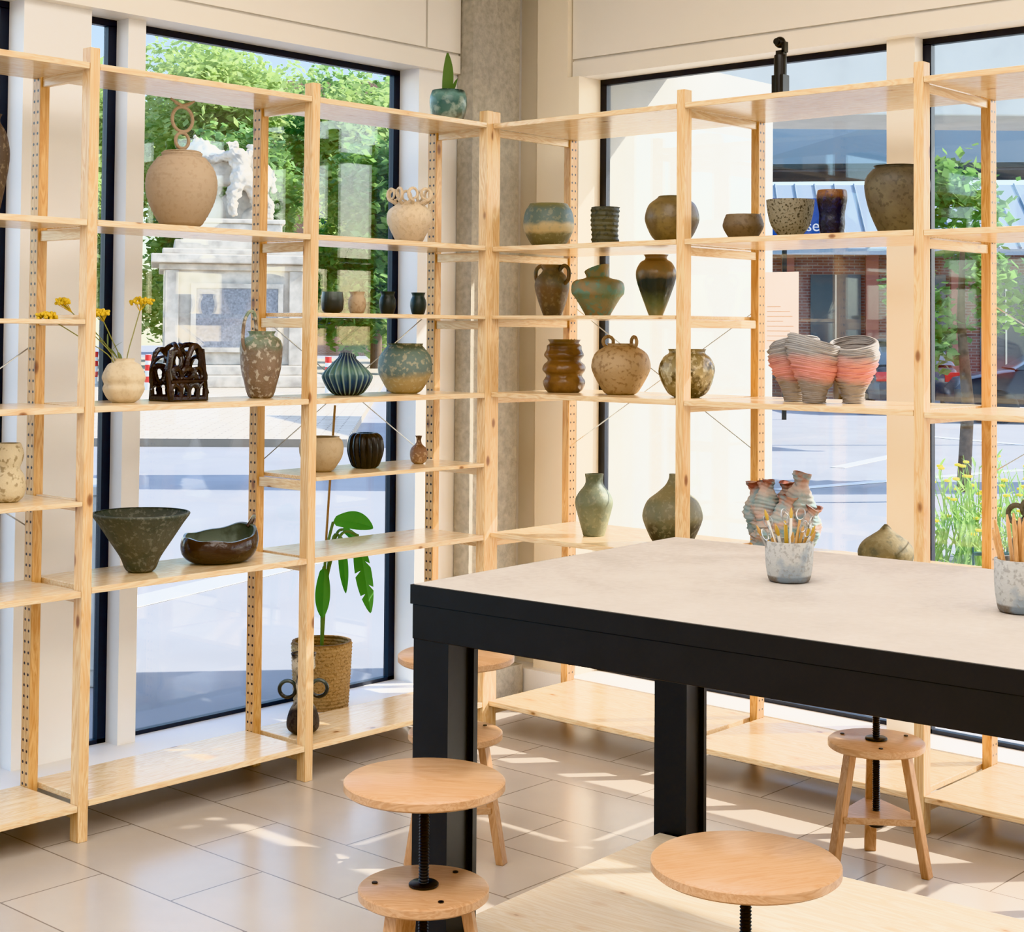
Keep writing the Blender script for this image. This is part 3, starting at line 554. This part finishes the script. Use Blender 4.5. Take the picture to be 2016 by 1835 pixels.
def monstera(name,base,d,side,L,W,droop=.3,cuts=True):
    base=Vector(base);d=Vector(d).normalized();s=Vector(side).normalized();nrm=s.cross(d).normalized();V=[];F=[]
    n=42
    for sg in(-1,1):
        b0=len(V)
        for i in range(n+1):
            t=i/n; w=W/2*(math.sin(math.pi*min(1,(t*.86+.14)))**.75)
            if cuts and .2<t<.9 and (i%13==(0 if sg>0 else 5)): w*=.35
            c=base+d*L*t+Vector((0,0,-droop*L*t*t)); out=c+s*sg*w+d*(w*.8)+nrm*(.45*w)+Vector((0,0,-droop*.3*w))
            V+=[c,(c+out)/2+nrm*.08*w,out]
        for i in range(n):
            for k in(0,1):
                a=b0+i*3+k; F.append((a,a+1,a+4,a+3) if sg>0 else (a,a+3,a+4,a+1))
    return mobj(name,(V,F),ml,pe)
monstera('leaf',(.02,.03,.66),(.3,.9,.05),(.15,-.15,1),.16,.07,.25,False)
monstera('leaf',(.03,.145,.6),(.2,.06,-1),(.45,.9,0),.27,.065,.05)
monstera('leaf',(-.01,.10,.59),(.1,.03,-1),(.5,.85,0),.19,.036,.05,False)
monstera('leaf',(.02,-.01,.5),(.1,-.12,-1),(.5,.85,0),.17,.055,.05,False)
monstera('leaf',(-.03,.12,.62),(.1,.6,-.35),(.3,-.3,.8),.12,.05,.3,False)
for P in (([(.0,0,.2),(.0,.0,.4),(.01,.01,.56),(.02,.03,.66)]),([(0,0,.2),(0,.02,.45),(.01,.08,.61),(.03,.145,.6)]),([(0,0,.2),(0,.02,.45),(-.01,.06,.6),(-.01,.10,.59)]),([(0,0,.2),(0,0,.4),(.01,-.005,.49),(.02,-.01,.5)]),([(0,0,.2),(-.01,.03,.45),(-.02,.08,.6),(-.03,.12,.62)])):
    mobj('stem',tubevf(cv(P),.0055,8),ms,pe)
# ---------------------------------------------------------------- table
T=empty('work_table',(1.454,-1.817,0),math.radians(3.5)); thing(T,'large worktable with pale stone-like top and black steel frame','table')
TL=2.0;TW=1.07
box('tabletop',.006,TL-.006,.006,TW-.006,.862,.901,tablem,T,bev=.001)
mobj('edge_trim',comb(boxvf(0,TL,0,.008,.858,.8995),boxvf(0,TL,TW-.008,TW,.858,.8995),boxvf(0,.008,.008,TW-.008,.858,.8995),boxvf(TL-.008,TL,.008,TW-.008,.858,.8995)),black,T,smooth=False)
for b in ((.004,TL-.004,.003,.045),(.004,TL-.004,TW-.045,TW-.003),(.003,.045,.045,TW-.045),(TL-.045,TL-.003,.045,TW-.045)): box('apron',b[0],b[1],b[2],b[3],.782,.858,black,T)
for x in(.006,TL-.106):
    for y in(.006,TW-.106):
        mobj('leg',comb(boxvf(x,x+.088,y,y+.1,0,.86),boxvf(x+.088,x+.1,y,y+.014,0,.782),boxvf(x+.088,x+.1,y+.086,y+.1,0,.782)),black,T,smooth=False)
box('lower_shelf',.03,TL-.03,.112,.955,.112,.14,ply,T)
for y in (.2,.8): box('shelf_rail',.05,TL-.05,y,y+.04,0.0,.112,black,T)
m=glaze('jar_marble',[(0,'#5d5044'),(.14,'#675c50'),(.18,'#a09f9b'),(1,'#aaa9a6')],.02,rough=.5,blot='#6c7f8e',bamt=.7,bscale=16,speck='#77736c',amt=.5,sscale=110)
def jar(x,y,W,H,lb):
    o=mobj('ceramic_jar',lathevf([(.72,0),(.86,.06),(.97,.4),(1,.8),(1,1)],W,H,.006,48,None),m,loc=(x,y,.9015)); thing(o,lb,'jar'); return o
jar(2.03,-1.20,.107,.09,'white and blue marbled ceramic jar holding modelling tools'); jar(2.575,-1.21,.105,.105,'white marbled ceramic jar holding wooden sticks')
tm=[plain('tool_silver','#a9a9a8',.3,metal=.8),plain('tool_wood','#b08850',.5),plain('tool_white','#cfccc4',.5),plain('tool_yellow','#b08f3c',.5)]
for i in range(18):
    a=2*math.pi*i/18+random.uniform(-.2,.2); r=.012+.026*random.random(); L=random.uniform(.085,.13)
    b=Vector((2.03+.5*r*math.cos(a),-1.20+.5*r*math.sin(a),.912)); lean=.055*random.uniform(.6,1.15)
    d=Vector((math.cos(a)*lean,math.sin(a)*lean,.12)).normalized()
    e=empty('modelling_tool',b); thing(e,'slim clay modelling tool standing in the marbled jar','tool','modelling tools in the marbled jar')
    mobj('handle',tubevf([Vector((0,0,0)),d*L*.6,d*L],[.0028,.0042,.003],8),tm[i%4],e)
    s=d.cross(Vector((random.uniform(-1,1),random.uniform(-1,1),.2))).normalized()
    tip=[d*(L+.014+.014*math.sin(t*6.283-1.57))+s*.010*math.cos(t*6.283-1.57) for t in [k/12 for k in range(12)]]
    mobj('wire_loop' if i%2 else 'tip',tubevf(tip,.0013,5,closed=True) if i%2 else tubevf([d*L,d*(L+.012),d*(L+.025)],[.003,.0045,.001],8),tm[0] if i%2 else tm[(i+1)%4],e)
sm=wood('stick_wood','z',ca='#d3a978',cb='#bb8a58',knot=False)
for i in range(14):
    a=2*math.pi*i/14+random.uniform(-.2,.2); r=.03*math.sqrt(random.random()); L=random.uniform(.15,.19)
    b=Vector((2.575+.6*r*math.cos(a),-1.21+.6*r*math.sin(a),.912)); d=Vector((math.cos(a)*.25*r/.03,math.sin(a)*.25*r/.03,1)).normalized()
    o=mobj('wooden_stick',tubevf([Vector((0,0,0)),d*L*.9,d*L],[.004,.0045,.002],8),sm,loc=b); thing(o,'plain wooden modelling stick standing in the jar','stick','wooden sticks in the jar')
# ---------------------------------------------------------------- stools
def screwvf(z0,z1,r=.011,p=.006):
    prof=[(0,z0)]; z=z0
    while z<z1: prof+= [(r*.78,z),(r,z+p*.5)]; z+=p
    prof+=[(r*.78,z1),(0,z1)]
    V=[];rings=[];F=[]
    for rr,zz in prof:
        if rr==0: rings.append([len(V)]);V.append((0,0,zz));continue
        rg=[]
        for i in range(12): t=math.pi*i/6; rg.append(len(V)); V.append((rr*math.cos(t),rr*math.sin(t),zz))
        rings.append(rg)
    for a,b in zip(rings,rings[1:]):
        for i in range(12):
            j=(i+1)%12
            if len(a)==1: F.append((a[0],b[i],b[j]))
            elif len(b)==1: F.append((a[i],a[j],b[0]))
            else: F.append((a[i],a[j],b[j],b[i]))
    return V,F
def disc(R,z0,z1,b=.004): return lathevf([(1-b/R*1.2,0),(1,b/(z1-z0)),(1,1-b/(z1-z0)),(1-b/R*1.2,1)],2*R,z1-z0,closed=True,seg=64,smoothprof=False,post=lambda v:v+Vector((0,0,z0)))
def legvf(a,z1=.322,rt=.085,rb=.145,w=.032,t=.022):
    c=Vector((math.cos(a),math.sin(a),0)); s=Vector((-math.sin(a),math.cos(a),0)); V=[]
    for rr,z in ((rb,0),(rt,z1)):
        for i,j in((-1,-1),(1,-1),(1,1),(-1,1)): V.append(c*(rr+i*t/2)+s*(j*w/2)+Vector((0,0,z)))
    return V,[(0,1,2,3),(7,6,5,4),(0,4,5,1),(1,5,6,2),(2,6,7,3),(3,7,4,0)]
def tri(R,z0,z1):
    V=[]
    for z in(z0,z1):
        for k in range(3):
            a=2*math.pi*k/3
            for da in(-.16,.16): V.append((R*math.cos(a+da),R*math.sin(a+da),z))
    return V,[(5,4,3,2,1,0),(6,7,8,9,10,11)]+[(i,(i+1)%6,(i+1)%6+6,i+6) for i in range(6)]
def stool(x,y,rot,src=[None]):
    e=empty('stool',(x,y,0),rot); thing(e,'round beech stool with black threaded height-adjusting screw','stool','round screw stools')
    if src[0] is None:
        L=[mobj('seat',disc(.162,.535,.557),beech,e),mobj('base_plate',disc(.131,.322,.345),beech,e),mobj('screw',screwvf(.12,.535),blackp,e,smooth=True,sharp=60),
           mobj('flange',disc(.03,.345,.352,.002),blackp,e),mobj('flange',disc(.045,.527,.535,.002),blackp,e),mobj('screw_nut',disc(.02,.11,.135,.002),blackp,e),mobj('brace',tri(.122,.135,.153),beech,e,smooth=False)]
        L+=[mobj('bolt',tubevf([(.1*math.cos(a),.1*math.sin(a),.344),(.1*math.cos(a),.1*math.sin(a),.3475)],.006,8),blackp,e) for a in (1.05,3.14,5.24)]
        for k in range(3): L.append(mobj('leg',legvf(2*math.pi*k/3),beech_z,e,smooth=False))
        for q in (L[6],*L[10:]): md=q.modifiers.new('b','BEVEL'); md.width=.002; md.segments=2
        src[0]=L
    else:
        for q in src[0]:
            c=q.copy(); c.parent=e; COL.objects.link(c)
    return e
stool(1.677,-1.991,.6); stool(.868,-1.059,.3); stool(1.768,-.334,.1); stool(2.42,-1.961,1.1)
# ---------------------------------------------------------------- outside
GZ=-.12
o=mobj('street',boxvf(-120,120,-120,160,GZ-.1,GZ),asphalt,smooth=False); thing(o,'sunlit grey asphalt street outside the windows','road')
o=mobj('plaza_paving',boxvf(-40,-2.2,0,60,0,.11),paving,loc=S(0,21.5,GZ),rot=(0,0,YAW+.06),smooth=False); thing(o,'tan paved plaza with stone kerb across the street','pavement')
for k,(a,b,w) in enumerate((((-2.6,8.2),(-1.2,11.2),.25),((3.84,18.7),(5.2,21),.18),((2.7,16.0),(6,18.6),.14),((6.2,25),(7.8,22),.2))):
    A=S(*a,GZ+.004);B=S(*b,GZ+.004); d=(B-A).normalized(); s=Vector((-d.y,d.x,0))*w/2; L_=B-A; up=Vector((0,0,.004))
    o=mobj('road_marking',([-s,s,L_+s,L_-s,-s+up,s+up,L_+s+up,L_-s+up],[(0,1,2,3),(7,6,5,4),(0,4,5,1),(1,5,6,2),(2,6,7,3),(3,7,4,0)]),paintw,loc=A,smooth=False); thing(o,'white painted line on the asphalt','road marking','painted street lines')
me=empty('monument',S(-7.43,42,GZ+.11),YAW+.22); thing(me,'pale stone monument with man and bull sculpture on pedestal','monument')
def sb(nm,w,d,z0,z1,mat=marble,dx=0,dy=0): return box(nm,dx-w/2,dx+w/2,dy-d/2,dy+d/2,z0,z1,mat,me,bev=.03)
sb('base_step',4.6,4.6,0,.3); sb('base_step',4.1,4.1,.3,.55); sb('pedestal',3.5,3.5,.55,3.0); sb('cornice',3.75,3.75,2.95,3.12); sb('cornice',4.15,4.15,3.12,3.35); sb('cornice',3.6,3.6,3.35,3.5); sb('plinth',3.0,2.6,3.5,3.75); sb('plinth',2.5,2.0,3.75,4.2); sb('plinth',2.65,2.1,4.2,4.32)
for x in (-1.55,1.55): box('pilaster',x-.17,x+.17,-1.86,-1.76,.55,2.95,marble,me,bev=.02)
rel=plain('relief_bronze','#83858a',.6,noise=.3); box('relief_panel',-.95,1.1,-1.82,-1.76,1.0,2.5,rel,me); mobj('panel_frame',comb(boxvf(-1.08,1.23,-1.84,-1.76,2.5,2.62),boxvf(-1.08,1.23,-1.84,-1.76,.88,1.0),boxvf(-1.08,-.95,-1.84,-1.76,1.0,2.5),boxvf(1.1,1.23,-1.84,-1.76,1.0,2.5)),marble,me,smooth=False)
dtx=bpy.data.textures.new('stone_lumps','CLOUDS'); dtx.noise_scale=.14
def skinobj(nm,V,E,R,parent,loc,mat):
    me_=bpy.data.meshes.new(nm); me_.from_pydata(V,E,[]); me_.materials.append(mat)
    o=bpy.data.objects.new(nm,me_); o.parent=parent; o.location=loc; COL.objects.link(o)
    sk=o.modifiers.new('s','SKIN')
    for i,v in enumerate(me_.skin_vertices[0].data): v.radius=(R[i],R[i]); v.use_root=(i==0)
    u=o.modifiers.new('u','SUBSURF'); u.levels=3; u.render_levels=3; sk.use_smooth_shade=True
    d=o.modifiers.new('d','DISPLACE'); d.texture=dtx; d.strength=.18; d.mid_level=.5
    return o
V=[(.3,0,1.35),(.8,0,1.4),(-.2,0,1.4),(-.55,0,1.55),(-.8,0,1.85),(-1.0,0,1.9),(-1.25,0,1.6),
   (-.4,.2,1.1),(-.5,.22,.65),(-.42,.22,.08),(-.45,-.2,1.1),(-.85,-.22,.85),(-.8,-.22,.45),
   (.8,.22,1.0),(.65,.24,.75),(.95,.24,.45),(.88,.24,.06),(.8,-.22,1.0),(.7,-.24,.75),(1.0,-.24,.45),(.92,-.24,.06),(1.02,0,1.35),(1.12,0,.8),(-.95,.22,2.12),(-.95,-.22,2.12),(-1.0,.3,2.3),(-1.0,-.3,2.3)]
E=[(0,1),(0,2),(2,3),(3,4),(4,5),(5,6),(2,7),(7,8),(8,9),(2,10),(10,11),(11,12),(1,13),(13,14),(14,15),(15,16),(1,17),(17,18),(18,19),(19,20),(1,21),(21,22),(5,23),(5,24),(23,25),(24,26)]
R=[.46,.42,.46,.42,.36,.28,.16,.22,.14,.12,.22,.15,.12,.26,.18,.13,.12,.26,.18,.13,.12,.09,.07,.07,.07,.03,.03]
skinobj('bull',V,E,R,me,(0,.2,4.3),marble)
V=[(.25,-.62,1.05),(.2,-.6,1.4),(.1,-.55,1.7),(.02,-.55,1.9),(-.02,-.55,2.1),(.1,-.75,.95),(-.05,-.8,.55),(.0,-.8,.08),(.45,-.6,.95),(.6,-.62,.5),(.8,-.62,.08),(-.15,-.6,1.75),(-.45,-.5,1.6),(-.75,-.35,1.65),(.35,-.5,1.75),(.55,-.35,1.9),(.35,-.2,2.05)]
E=[(0,1),(1,2),(2,3),(3,4),(0,5),(5,6),(6,7),(0,8),(8,9),(9,10),(2,11),(11,12),(12,13),(2,14),(14,15),(15,16)]
R=[.25,.23,.27,.11,.17,.2,.15,.12,.2,.15,.12,.13,.1,.09,.13,.1,.09]
skinobj('man',V,E,R,me,(0,.2,4.3),marble)
mobj('rock_support',comb(spherevf((.25,.1,.45),.55,14,10,(1.2,.6,1)),spherevf((-.5,.1,.35),.45,14,10,(1.2,.7,1)),spherevf((.6,-.1,.2),.4,12,8,(1,.8,.9))),marble,me,(0,.2,4.2))
leafA=leafmat('tree_leaf_bright','#8aa662','#c2d38e',.55); leafB=leafmat('tree_leaf_deep','#4d7845','#90b366',.5); bark=plain('bark','#5c4a38',.9,noise=.3,bump=.5)
def crown(blobs,n,size,seed):
    rnd=random.Random(seed); V=[];F=[]
    tot=sum(b[3]**2 for b in blobs)
    for (cx,cy,cz,r) in blobs:
        for i in range(int(n*r*r/tot)):
            a=rnd.random()*6.283; u=rnd.uniform(-1,1); rr=r*(rnd.random()**.4)*(1+.18*math.sin(5*a+cx)*math.cos(3*u)); q=math.sqrt(1-u*u)
            c=Vector((cx+rr*q*math.cos(a),cy+rr*q*math.sin(a),cz+rr*u*.9))
            d=Vector((rnd.uniform(-1,1),rnd.uniform(-1,1),rnd.uniform(-.6,.6))).normalized(); s=d.cross(Vector((rnd.uniform(-1,1),rnd.uniform(-1,1),1))).normalized()
            L=size*rnd.uniform(.6,1.2); w=L*.32; b=len(V)
            V+=[c-d*L/2,c+s*w,c+d*L/2,c-s*w]; F.append((b,b+1,b+2,b+3))
    return V,F
def tree(r,d,H,cr,mat,n,size,seed,label,low=None,nb=14):
    e=empty('tree',S(r,d,GZ+(.11 if d>25 else 0))); thing(e,label,'tree')
    mobj('trunk',tubevf([(0,0,0),(.05,0,H*.25),(-.05,.05,H*.5),(0,0,H*.75)],[.02*H,.018*H,.012*H,.006*H],10),bark,e)
    rnd=random.Random(seed); bl=[(0,0,H-cr,cr)]
    zlo=low if low is not None else H*.4
    for k in range(nb):
        a=rnd.random()*6.28; z=zlo+(H-cr*.6-zlo)*(k+.5)/nb; bl.append((cr*.6*math.cos(a),cr*.6*math.sin(a),z,cr*rnd.uniform(.4,.62)))
    v,f=crown(bl,n,size,seed); me_=bpy.data.meshes.new('foliage'); me_.from_pydata([tuple(p) for p in v],[],f); me_.materials.append(mat)
    o=bpy.data.objects.new('foliage',me_); o.parent=e; COL.objects.link(o)
lt='leafy green street tree across the square'
for i,(r,d,H,cr,mat,lo,n) in enumerate(((-14.8,51,10.5,2.4,leafA,2,11000),(-4.0,53,8.5,2.3,leafB,1.2,10000),(-9.3,53,8.5,2.3,leafB,1.5,11000),
   (-18.2,62,12,2.7,leafA,2,12000),(-11.6,62,13.2,2.7,leafA,3,13000),(-5.2,61,11.5,2.6,leafA,1.5,13000),
   (-21.5,72,13,3.0,leafB,2,12000),(-14.6,73,15.6,3.1,leafA,2,13000),(-7.6,73,14,3.1,leafB,2,13000),(-.6,72,10,2.9,leafB,1.5,9000),
   (-17.5,83,14.5,3.2,leafB,3,8000),(-10.5,83,16,3.3,leafA,3,8000))):
    tree(r,d,H,cr,mat,n,.40,20+i,lt,lo)
tree(4.55,16,3.5,.5,leafB,1500,.15,50,'slender young green tree beside the street',1.3)
tree(3.75,15,2.3,.28,leafB,260,.13,52,'slender young green tree beside the street',1.7,4)
tree(5.9,17,2.6,.5,leafB,900,.15,51,'slender young green tree beside the street',1.4)
bk=brickmat('brick_brown','#9a6a50','#8a5a44','#a89888',plane='xz'); bkr=brickmat('brick_red','#835a4e','#744b40','#857a72',plane='xz')
wg=plain('window_dark_glass','#35434e',.15)
b=empty('apartment_building',S(-5,98,GZ),YAW); thing(b,'brown brick apartment building behind the trees','building')
box('facade',-14,6,0,10,0,17,bk,b,bev=0)
for i in range(7):
    for j in range(5): box('window',-13+2.7*i,-11.6+2.7*i,-.06,.05,1.2+3*j,3+3*j,wg,b,bev=0)
b=empty('station_building',S(11,38,GZ),YAW-.1); thing(b,'red brick station building with dark windows and zinc roof','building')
box('facade',-6.5,10,0,8,0,3.6,bkr,b,bev=0)
for i in range(8):
    box('window',-5.8+2*i,-4.6+2*i,-.05,.05,.5,3.0,wg,b,bev=0)
    box('window_bar',-5.22+2*i,-5.18+2*i,-.08,-.05,.5,3.0,bpy.data.materials['steel_wire'],b,bev=0)
pr=plain('pillar_red','#8a5648',.7)
for i in range(9): box('pillar',-6.5+2*i,-6.2+2*i,-.2,0,0,3.6,pr,b,bev=0)
zinc=plain('zinc_roof','#8b979f',.6,noise=.08)
rv=[(-7,-.8,3.6),(10.5,-.8,3.6),(10.5,2.4,5.4),(-7,2.4,5.4),(-7,-.8,3.45),(10.5,-.8,3.45),(10.5,2.4,5.25),(-7,2.4,5.25)]
mobj('roof',(rv,[(0,1,2,3),(7,6,5,4),(0,4,5,1),(1,5,6,2),(2,6,7,3),(3,7,4,0)]),zinc,b,smooth=False)
zs_=plain('zinc_seam','#6d7d88',.5)
for i in range(35): mobj('roof_seam',tubevf([(-7+.5*i,-.8,3.62),(-7+.5*i,2.4,5.42)],.03,4),zs_,b,smooth=False)
c=empty('station_canopy',S(4.2,22,GZ),YAW); thing(c,'dark green steel and glass canopy over the station entrance','canopy')
dk=plain('canopy_dark','#203638',.4); dk2=plain('canopy_beam','#10191c',.4); blu=plain('sign_blue','#1652a8',.4)
cvv=[(-1.0,0,3.8),(5.2,0,3.9),(5.0,6,6.0),(-1.0,6,5.4)]
mobj('glass_roof',(cvv+[(x,y,z+.12) for x,y,z in cvv],[(3,2,1,0),(4,5,6,7),(0,1,5,4),(1,2,6,5),(2,3,7,6),(3,0,4,7)]),dk,c,smooth=False)
lg=plain('canopy_rib','#6c8688',.4)
for i in range(9): mobj('beam',tubevf([(-1+.75*i,-.05,3.76+.014*i),(-1+.73*i,5.9,5.22+.07*i)],.045,6),lg,c,smooth=False)
mobj('beam',tubevf([(-1,0,3.76),(5.2,0,3.86)],.09,6),dk2,c,smooth=False)
for x in(-.6,4.8): box('canopy_post',x,x+.12,1,1.12,0,4.1,dk2,c,bev=0)
v=empty('soffit_stand_in',S(2.2,16.5,GZ),YAW); thing(v,'pale concrete beam standing in for the overhang underside','overhang stand-in')  # added in place of a deeper overhang, which would block the sun
box('beam',-2.4,8.5,0,1.2,3.86,5.6,conc2,v,bev=.02); box('pillar',7.4,8.3,.1,1.1,0,3.86,conc2,v,bev=.02); box('pillar',-2.2,-1.4,.1,1.1,0,3.86,conc2,v,bev=.02)
s=empty('street_sign',S(5.45,29,GZ),YAW); thing(s,'blue station name sign with white lettering','sign')
box('sign_panel',-1.3,.2,-.03,.03,3.36,4.05,blu,s,bev=0); box('sign_pole',-.5,-.42,.03,.1,0,3.4,dk2,s,bev=0)
textmesh('lettering','sse',.3,plain('letter_white','#ffffff',.5),s,(.17,-.035,3.45),(math.pi/2,0,0),'RIGHT')
o=box('concrete_wing_wall',-.45,-.09,.80,2.05,GZ,2.618,conc3,bev=0); thing(o,'sunlit raw concrete wing wall outside the window','wall')
o=box('concrete_overhang',-.45,7,.80,1.30,2.62,2.9,conc2,bev=0); thing(o,'pale concrete overhang above the shop windows','overhang')
p=empty('poster',(0.705,.7445,1.395)); thing(p,'pale peach paper poster taped to the window','poster')
mobj('paper',boxvf(0,.15,0,.001,0,.285),leafmat('poster_paper','#f2e6dc','#f6eee6',.8),p,smooth=False)
ink=plain('poster_ink','#dcc4b8',.7)
for i,w in enumerate((.09,.11,.1,.115,.07,.11,.1,.06)): mobj('printed_line',boxvf(.015,.015+w,-.0006,0,.03+.018*i,.033+.018*i),ink,p,smooth=False)
def car(r,d,rot,col,label,plate=False):
    e=empty('car',S(r,d,GZ+.001),rot); thing(e,label,'car')
    pm=plain('car_paint_'+col,col,.25)
    def sec(x,prof): return [(x,y,z) for y,z in prof]
    X=[-2.15,-2.05,-1.5,-.6,.6,1.3,2.0,2.15]; top=[.75,.92,1.0,1.0,1.0,.93,.78,.6]; hw=[.74,.82,.87,.88,.88,.87,.8,.7]
    V=[];F=[]
    for x,t,h in zip(X,top,hw): V+=sec(x,[(-h,.3),(-h-.02,.6),(-h+.06,t-.03),(-h+.14,t),(h-.14,t),(h-.06,t-.03),(h+.02,.6),(h,.3)])
    for i in range(len(X)-1):
        for k in range(8): a=i*8+k; bb=i*8+(k+1)%8; F.append((a,bb,bb+8,a+8))
    F.append(tuple(range(8))[::-1]); F.append(tuple(range((len(X)-1)*8,len(X)*8)))
    mobj('body',(V,F),pm,e)
    V=[];F=[];X=[-1.95,-1.5,-.6,.35,1.1];t=[.98,1.32,1.45,1.42,.98];h0=[.78,.8,.8,.8,.78];h1=[.76,.62,.6,.6,.76]
    for x,tt,a,c_ in zip(X,t,h0,h1): V+=sec(x,[(-a,.96),(-c_,tt-.02),(-c_+.08,tt),(c_-.08,tt),(c_,tt-.02),(a,.96)])
    for i in range(4):
        for k in range(6): a=i*6+k; bb=i*6+(k+1)%6; F.append((a,bb,bb+6,a+6))
    mobj('cabin_glass',(V,F),wg,e); mobj('roof_panel',boxvf(-1.45,.3,-.56,.56,1.43,1.47),pm,e,smooth=False)
    for x in(-1.35,1.35):
        for y in(-.8,.8): mobj('wheel',lathevf([(.6,0),(1,.15),(1,.85),(.6,1)],.62,.2,closed=True,seg=24,post=lambda v:Vector((v.x,v.z-.1,v.y))),blackp,e,(x,y,.31))
    tr=bpy.data.materials.get('tail_red') or plain('tail_red','#c81e1e',.3)
    mobj('tail_light',boxvf(-2.16,-2.0,-.8,-.52,.66,.84),tr,e,smooth=False); mobj('tail_light',boxvf(-2.16,-2.0,.52,.8,.66,.84),tr,e,smooth=False)
    pwm=bpy.data.materials.get('plate_white') or plain('plate_white','#eef0f2',.4)
    mobj('number_plate',boxvf(-2.17,-2.14,-.26,.26,.52,.63),pwm,e,smooth=False)
    if plate:
        mobj('plate_band',boxvf(-2.175,-2.17,.2,.26,.52,.63),blu,e,smooth=False)
        textmesh('plate_lettering','BI',.11,blackp,e,(-2.178,.17,.535),(math.pi/2,0,-math.pi/2))
car(7.9,33,YAW+math.pi/2,'#3c3f48','dark grey parked car showing its rear and number plate',True)
car(10.2,29,YAW+3.0,'#20242e','dark parked car seen from the side')
rw=plain('bollard_white','#e0deda',.5); rr_=plain('bollard_red','#cc2a24',.5)
for px,d in ((190,42),(294,38),(648,37)):
    e=empty('bollard',S((px-1008)/3124*d,d,GZ+.11)); thing(e,'red and white striped street bollard','bollard','striped bollards on the square')
    mobj('post',lathevf([(1,0),(1,.9),(.8,1)],.14,.85,closed=True,seg=16,smoothprof=False),rw,e)
    for z in(.18,.46,.7): mobj('red_band',lathevf([(1,0),(1,1)],.15,.14,closed=True,seg=16,smoothprof=False,post=lambda v:v+Vector((0,0,z))),rr_,e)
u=empty('utility_cabinet',S(-1.80,7.0,GZ),YAW); thing(u,'light grey street utility cabinet standing by the pavement','cabinet')
um=plain('cabinet_grey','#c4c6c3',.5); box('body',-.30,.05,0,.35,0,.84,um,u,bev=.01); box('cap',-.32,.07,-.02,.37,.84,.88,um,u,bev=.005); box('door',-.27,.02,-.012,0,.08,.8,um,u)
random.seed(3)
e=empty('flower_bed',S(3.05,10.2,GZ)); thing(e,'yellow flowering meadow plants in a street bed','plants',kind='stuff')
bl=[];fl=[]
for i in range(420):
    x=random.uniform(-.3,2.4);y=random.uniform(-.3,1.2);h=random.uniform(.3,.72); p=Vector((x*math.cos(YAW)-y*math.sin(YAW),x*math.sin(YAW)+y*math.cos(YAW),0)); q=p+Vector((random.uniform(-.18,.18),random.uniform(-.18,.18),h))
    bl.append(tubevf([p,(p+q)/2+Vector((.02,.02,0)),q],[.006,.005,.002],3,cap=False))
    for k in range(4):
        bl.append(leafvf(p+(q-p)*random.random(),(random.uniform(-1,1),random.uniform(-1,1),.8),.15,.022,3))
    if random.random()<.4: fl.append(spherevf(q,.028,6,3,(1,1,.4)))
mobj('stems',comb(*bl),leafmat('meadow_leaf','#8fb45a','#c0d488',.5),e,smooth=False); mobj('blossoms',comb(*fl),plain('blossom','#f0d23c',.7),e)
fe=empty('bed_fence',S(3.0,9.3,GZ),YAW); thing(fe,'low dark green metal fence around the flower bed','fence')
fg=plain('fence_green','#1f4a3a',.5)
for z in(.3,.1): mobj('rail',tubevf([(-.3,0,z),(2.5,0,z)],.012,6),fg,fe)
for i in range(29): mobj('bar',tubevf([(-.3+.1*i,0,0),(-.3+.1*i,0,.34)],.006,5),fg,fe)
# ---------------------------------------------------------------- light
sc=bpy.context.scene
w=bpy.data.worlds.new('world'); sc.world=w; w.use_nodes=True; nt=w.node_tree; bg=nt.nodes['Background']
sky=nt.nodes.new('ShaderNodeTexSky'); sky.sky_type='NISHITA'; sky.sun_disc=False; sky.sun_elevation=math.radians(40); sky.sun_rotation=math.radians(45); sky.altitude=50
nt.links.new(sky.outputs[0],bg.inputs[0]); bg.inputs[1].default_value=.45
sl=bpy.data.lights.new('sun','SUN'); sl.energy=8; sl.angle=math.radians(.6); sl.color=(1,.94,.85)
so=bpy.data.objects.new('sun',sl); COL.objects.link(so)
el=math.radians(36); az=Vector((.66,.75,0)).normalized()
tosun=Vector((az.x*math.cos(el),az.y*math.cos(el),math.sin(el))); so.rotation_euler=tosun.to_track_quat('Z','Y').to_euler()
def area(x,y,z,sx,sy,pw,col,rot=(0,0,0)):  # unseen fill lamps under the ceiling, added to brighten the interior
    l=bpy.data.lights.new('fill_light','AREA'); l.shape='RECTANGLE'; l.size=sx; l.size_y=sy; l.energy=pw; l.color=col
    o=bpy.data.objects.new('fill_light',l); o.location=(x,y,z); o.rotation_euler=rot; COL.objects.link(o)
area(1.6,-1.6,3.06,1.8,1.8,30,(1,.94,.87)); area(3.6,-3.6,3.06,2.4,2.4,66,(1,.94,.87)); area(4.5,-1,3.06,1.5,1.5,32,(1,.94,.87)); area(1.2,-4.8,3.06,1.8,1.8,42,(1,.96,.92))
try: sc.view_settings.view_transform='Khronos PBR Neutral'
except Exception: sc.view_settings.view_transform='Standard'
sc.view_settings.exposure=0.45
